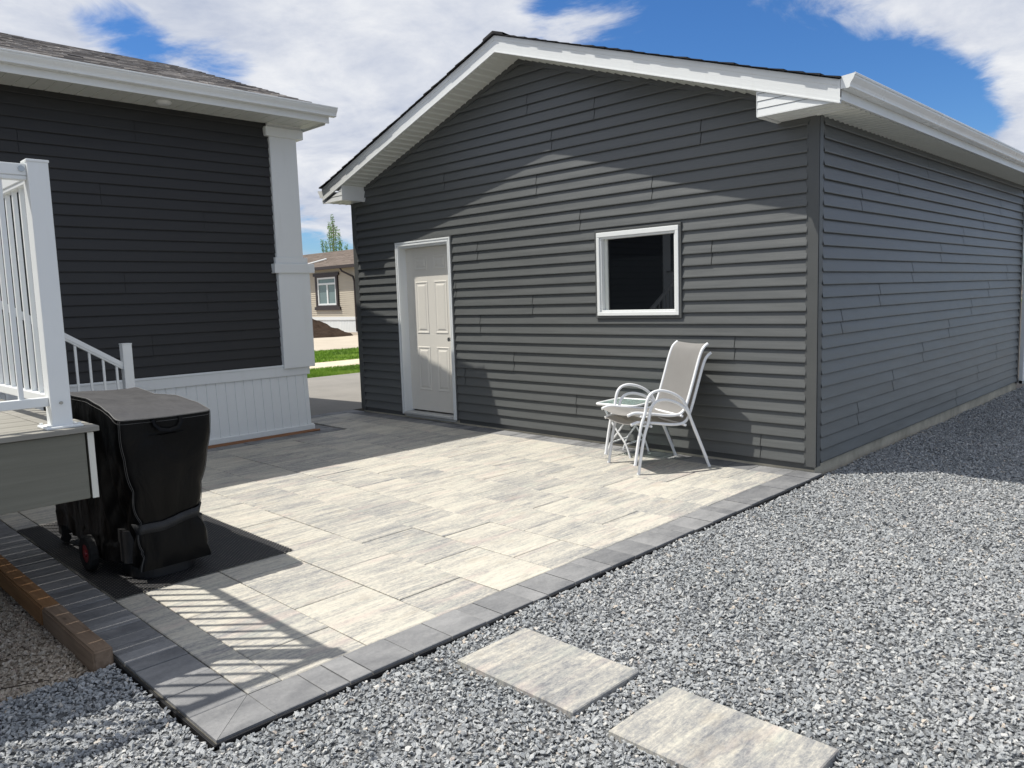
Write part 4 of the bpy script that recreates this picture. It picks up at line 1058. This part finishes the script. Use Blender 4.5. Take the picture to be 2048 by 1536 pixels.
for (cx_, cy_) in ((-2.88, -4.58), (-2.88, -4.16)):
    mb = MB(); mb.tube([(cx_-.012, cy_, .036), (cx_+.012, cy_, .036)], .028, 16); mb.box(cx_-.03, cx_+.03, cy_-.03, cy_+.03, .065, .12); mb.box(cx_-.018, cx_-.014, cy_-.012, cy_+.012, .03, .07); mb.build('caster', M_BLACKP, grill)

# ================================================================== CHAIRS
def smooth_path(P, n=5):
    P = [Vector(p) for p in P]; out = []
    for i in range(len(P)-1):
        p0 = P[max(i-1, 0)]; p1 = P[i]; p2 = P[i+1]; p3 = P[min(i+2, len(P)-1)]
        for k in range(n):
            t = k/n; out.append(.5*((2*p1)+(-p0+p2)*t+(2*p0-5*p1+4*p2-p3)*t*t+(-p0+3*p1-3*p2+p3)*t*t*t))
    out.append(P[-1]); return out
CHW = .53
ARM = [(.016, .0), (.046, .18), (.078, .33), (.111, .42), (.124, .485), (.138, .535), (.160, .568), (.195, .590), (.247, .598), (.305, .590), (.364, .570), (.420, .540), (.472, .495), (.508, .430), (.545, .335), (.60, .21), (.690, .0)]
SEAT = [(-.030, .408), (.02, .424), (.071, .424), (.14, .413), (.206, .404), (.30, .388), (.37, .380), (.43, .381), (.472, .394), (.503, .424), (.522, .465), (.545, .525), (.592, .668), (.640, .82), (.672, .900), (.700, .935), (.730, .956)]
def make_chair(loc, rot, label):
    t = thing('patio_chair', label, 'chair', loc, 'stacked patio chairs', rot)
    # local frame: +x from the front foot to the rear foot, +y towards the far side
    for yy in (0, CHW):
        mb = MB(); mb.tube([(a, yy, b) for a, b in [(p[0], p[2]) for p in smooth_path([(s, 0, z) for s, z in ARM])]], .0125, 12)
        mb.build('arm_leg_frame', M_POWD, t, smooth=True, local=True)
        for A_, B_ in ((.0155, .0165), (.690, .685)):
            mb = MB(); mb.tube([(A_, yy, .0), (B_, yy, .012)], .0145, 10); mb.build('foot_cap', M_POWD, t, local=True)
    sp_ = smooth_path([(s, 0, z) for s, z in SEAT], 6)
    for yy in (.032, CHW-.032):
        mb = MB(); mb.tube([(p.x, yy, p.z) for p in sp_], .0125, 12); mb.build('seat_rail', M_POWD, t, smooth=True, local=True)
    mb = MB(); nn = 14; vs = []; m = len(sp_)
    for i, p in enumerate(sp_):
        for k in range(nn+1):
            v = k/nn; sag = .018*math.sin(math.pi*v)*(1 if p.z < .45 else .6)
            tn = (sp_[min(i+1, m-1)]-sp_[max(i-1, 0)]).normalized(); nrm = Vector((tn.z, 0, -tn.x))
            q = p+nrm*sag; vs.append((q.x, .037+(CHW-.074)*v, q.z+.002))
    mb.raw(vs, [(i*(nn+1)+k, i*(nn+1)+k+1, (i+1)*(nn+1)+k+1, (i+1)*(nn+1)+k) for i in range(m-1) for k in range(nn)])
    sl = mb.build('sling', M_SLING, t, smooth=True, local=True)
    for (s, z, rr) in ((.085, .395, .010), (.14, .388, .010), (.46, .372, .011)):
        mb = MB(); mb.tube([(s, .0 if s < .5 else .03, z), (s, CHW if s < .5 else CHW-.03, z)], rr, 10); mb.build('crossbar', M_POWD, t, smooth=True, local=True)
    return t
ang = math.atan2(.61, .295)
fwd = Vector((.295, .61, 0)).normalized()
# local +y must point to the far side (-.883,.47): that is +90 deg from +x
base = Vector((-1.080, -.895, 0))
make_chair(base, ang, 'lower of the two stacked white sling chairs, its grey fabric in shadow')
make_chair(base-fwd*.030+Vector((0, 0, .078)), ang, 'upper of the two stacked white sling chairs, its grey back in full view')

# side table
tb = thing('side_table', 'small folding white side table with glass top behind the chairs', 'table', (-1.65, -.24, 0), rot=R(5))
s2 = .205; zt_ = .490
mb = MB()
ringp = []
for (cx_, cy_, a0) in ((s2-.04, s2-.04, 0), (-s2+.04, s2-.04, 90), (-s2+.04, -s2+.04, 180), (s2-.04, -s2+.04, 270)):
    for i in range(7): a = R(a0+15*i); ringp.append((cx_+.04*math.cos(a), cy_+.04*math.sin(a), zt_-.012))
mb.tube(ringp+[ringp[0], ringp[1]], .012, 10, caps=False); mb.build('rim', M_POWD, tb, smooth=True, local=True)
mb = MB(); m = len(ringp); mb.raw([(a*.95, b_*.95, zt_-.006) for a, b_, c in ringp]+[(a*.95, b_*.95, zt_-.011) for a, b_, c in ringp], [tuple(range(m)), tuple(range(2*m-1, m-1, -1))]+[(k, m+k, m+(k+1) % m, (k+1) % m) for k in range(m)])
mb.build('glass_top', M_TGLASS, tb, local=True)
mb = MB()
for q in (-.07, .07):
    mb = MB(); mb.tube([(q, -s2+.01, zt_-.024), (q, s2-.01, zt_-.024)], .007, 8); mb.build('crossbar', M_POWD, tb, local=True)
for sy in (-1, 1):
    for sx in (-1, 1):
        mb = MB(); yy = sy*(.155+.01*sx)
        mb.tube(smooth_path([(sx*-.15, yy, zt_-.03), (sx*-.09, yy, .36), (0.0, yy, .23), (sx*.085, yy, .12), (sx*.13, yy, .0)], 4), .009, 10); mb.build('leg', M_POWD, tb, smooth=True, local=True)
for sx, zz in ((-1, .12), (1, .12)):
    mb = MB(); xx = sx*.085; mb.tube([(xx, -.155, zz), (xx, .155, zz)], .008, 8); mb.build('stretcher', M_POWD, tb, local=True)

# ================================================================== FAR HOUSE, MOUND, TREE
fh = thing('house', 'beige sided bungalow with brown shingle roof across the street', 'house', (-36, 20, -.05))
FY = 17.2
M_BEI = mat_siding('beige_vinyl', (.50, .45, .36), .6, 0, .3)
mb = MB(); siding(mb, lambda s, o, z: (s, FY-o, z), .76, .105, 26, lambda z: (-52, -24), {}, [(-35.28, -33.02, 1.17, 3.12)], depth=.02); mb.build('siding', M_BEI, fh)
mb = MB(); mb.box(-52, -24, FY+.01, FY+8, -.05, 3.42); mb.build('wall', M_BEI, fh)
mb = MB(); ribbed(mb, (-52, FY-.02, -.05), (-24, FY-.02, -.05), (-52, FY-.02, .62), (-24, FY-.02, .62), (0, -1, 0), .15, .02, .03); mb.box(-52, -24, FY-.05, FY, .60, .76); mb.build('skirting', M_WHITE, fh)
mb = MB()
for k in range(30):
    t0 = k/30; y0 = FY-.36+t0*4.2; z0 = 3.42+t0*1.28; x = -52.5
    while x < -23.5:
        w = random.choice((.2, .3, .45, .6)); mb.raw([(x, y0, z0+.02), (x+w, y0, z0+.02), (x+w, y0+.16, z0+.045), (x, y0+.16, z0+.045), (x, y0, z0-.0), (x+w, y0, z0)], [(0, 1, 2, 3), (0, 4, 5, 1)], rn()); x += w
mb.poly([(-52.5, FY-.36, 3.42), (-23.5, FY-.36, 3.42), (-23.5, FY+3.84, 4.70), (-52.5, FY+3.84, 4.70)]); mb.poly([(-52.5, FY+3.84, 4.7), (-23.5, FY+3.84, 4.7), (-23.5, FY+8.3, 3.4), (-52.5, FY+8.3, 3.4)])
frf = mb.build('roof', M_SHF, fh)
mb = MB(); mb.tube([(-37.4, FY-.30, 3.50), (-36.2, FY+1.35, 4.03)], .05, 6); mb.build('flashing', M_WHITE, frf)
M_BRN = mat_plain('dark_brown_trim', (.035, .025, .024), .5)
mb = MB(); mb.box(-52.5, -23.5, FY-.44, FY-.36, 3.30, 3.46); mb.box(-52.5, -23.5, FY-.36, FY+.0, 3.32, 3.34); mb.build('gutter', M_BRN, fh)
mb = MB(); mb.tube([(-32.25, FY-.40, 3.32), (-32.15, FY-.35, 3.15), (-31.6, FY-.06, 2.85), (-31.5, FY-.05, 2.6), (-31.5, FY-.05, 0)], .05, 8); mb.build('downspout', M_BRN, fh)
mb = MB(); frame(mb, -35.25, -33.05, 1.2, 3.1, .18, FY-.09, FY+.02, .01, .2, .2); mb.box(-35.4, -32.9, FY-.10, FY, 1.14, 1.32); mb.box(-35.4, -32.9, FY-.10, FY, 2.98, 3.14); fwn = mb.build('window', M_BRN, fh)
mb = MB(); frame(mb, -35.07, -33.23, 1.38, 2.92, .11, FY-.06, FY+.02, .01); mb.box(-35.0, -33.3, FY-.055, FY+.02, 2.50, 2.60); mb.box(-34.17, -34.05, FY-.052, FY+.02, 1.45, 2.52); mb.build('frame', M_WHITE, fwn)
mb = MB(); mb.poly([(-35.0, FY-.01, 1.45), (-33.3, FY-.01, 1.45), (-33.3, FY-.01, 2.85), (-35.0, FY-.01, 2.85)]); mb.build('pane', mat_plain('curtained_glass', (.16, .22, .22), .08), fwn)
mb = MB(); n = 44; V = [(-30.2, 13.7, .72)]
RG = 12
for j in range(1, RG+1):
    for i in range(n):
        a = 2*math.pi*i/n; rr = j/RG; k = 1+.18*noise.noise(Vector((math.cos(a)*1.5, math.sin(a)*1.5, 3)))
        x = -30.3+3.1*rr*math.cos(a)*k*.82; y = 13.6+1.9*rr*math.sin(a)*k
        z = .74*(1-rr)**.9*(1.12 if rr < .5 else 1)+.05*noise.noise(Vector((x*2.5, y*2.5, 1)))+.03*noise.noise(Vector((x*8, y*8, 1)))-.06*rr
        V.append((x, y, z+.05*random.uniform(-1, 1)))
Fm = [(0, 1+i, 1+(i+1) % n) for i in range(n)]
for j in range(RG-1):
    for i in range(n): Fm.append((1+j*n+i, 1+(j+1)*n+i, 1+(j+1)*n+(i+1) % n, 1+j*n+(i+1) % n))
mb.raw(V, Fm); o = mb.build('dirt_pile', mat_ground('topsoil', (.035, .022, .014), (.075, .048, .032), 3, .05)); tag(o, 'heap of dark brown topsoil at the edge of the street', 'dirt pile')

def mat_leaf():
    t = NT('spring_leaf'); r = t.attr('rnd'); c = t.ramp(r, [(0, (.07, .16, .02)), (.5, (.16, .30, .05)), (1, (.30, .44, .12))]); t.set(c, .6, .3)
    tl = t.node('ShaderNodeBsdfTranslucent'); t.lk(c, tl.inputs[0]); mx = t.node('ShaderNodeMixShader'); mx.inputs[0].default_value = .35
    t.lk(t.b.outputs[0], mx.inputs[1]); t.lk(tl.outputs[0], mx.inputs[2]); t.lk(mx.outputs[0], t.n['Material Output'].inputs[0]); return t.m
TX, TY = -46.9, 26.0
tree = thing('poplar_tree', 'slim columnar green poplar rising behind the far bungalow', 'tree', (TX, TY, -.05))
tk = MB(); cr_ = MB()
tk.tube([(TX, TY, -.05), (TX+.03, TY, 2.5), (TX-.03, TY, 5), (TX+.1, TY, 7.3)], [.16, .12, .07, .02], 8)
tp = [(0, 0, 7.75, .85), (-.55, .1, 7.3, .8), (.6, 0, 6.6, .9), (1.0, -.2, 5.9, .8), (-.95, .1, 5.9, .8), (-.2, .4, 7.0, .9), (.3, -.4, 6.9, .9), (1.35, .1, 5.15, .6), (-1.2, -.3, 5.0, .7), (.7, .5, 5.6, .8), (-.6, -.5, 6.0, .8)]
for (dx, dy, zt2, sc_) in tp:
    b0 = Vector((TX, TY, max(1.0, zt2-4.2))); b1 = Vector((TX+dx*1.0, TY+dy*.7, zt2-1.8)); b2 = Vector((TX+dx*1.25, TY+dy, zt2))
    pth = smooth_path([b0, b1, b2], 8); tk.tube(pth, [.05*(1-i/len(pth))+.008 for i in range(len(pth))], 5)
    for i, p in enumerate(pth):
        tt = i/len(pth)
        if tt < .12: continue
        for _ in range(34):
            rr = .32*(1-tt*.65)*random.random()**.6; a = random.uniform(0, 6.28); c = p+Vector((math.cos(a)*rr, math.sin(a)*rr, random.uniform(-.2, .22))); sz_ = random.uniform(.03, .062)
            d1 = Vector((random.gauss(0, 1), random.gauss(0, 1), random.gauss(0, 1))).normalized()*sz_; d2 = Vector((random.gauss(0, 1), random.gauss(0, 1), random.gauss(0, 1))).normalized()*sz_
            cr_.poly([c-d1, c+d2*.7, c+d1, c-d2*.7], rn())
tk.build('trunk', mat_plain('bark', (.22, .2, .16), .9), tree); cr_.build('crown', mat_leaf(), tree)
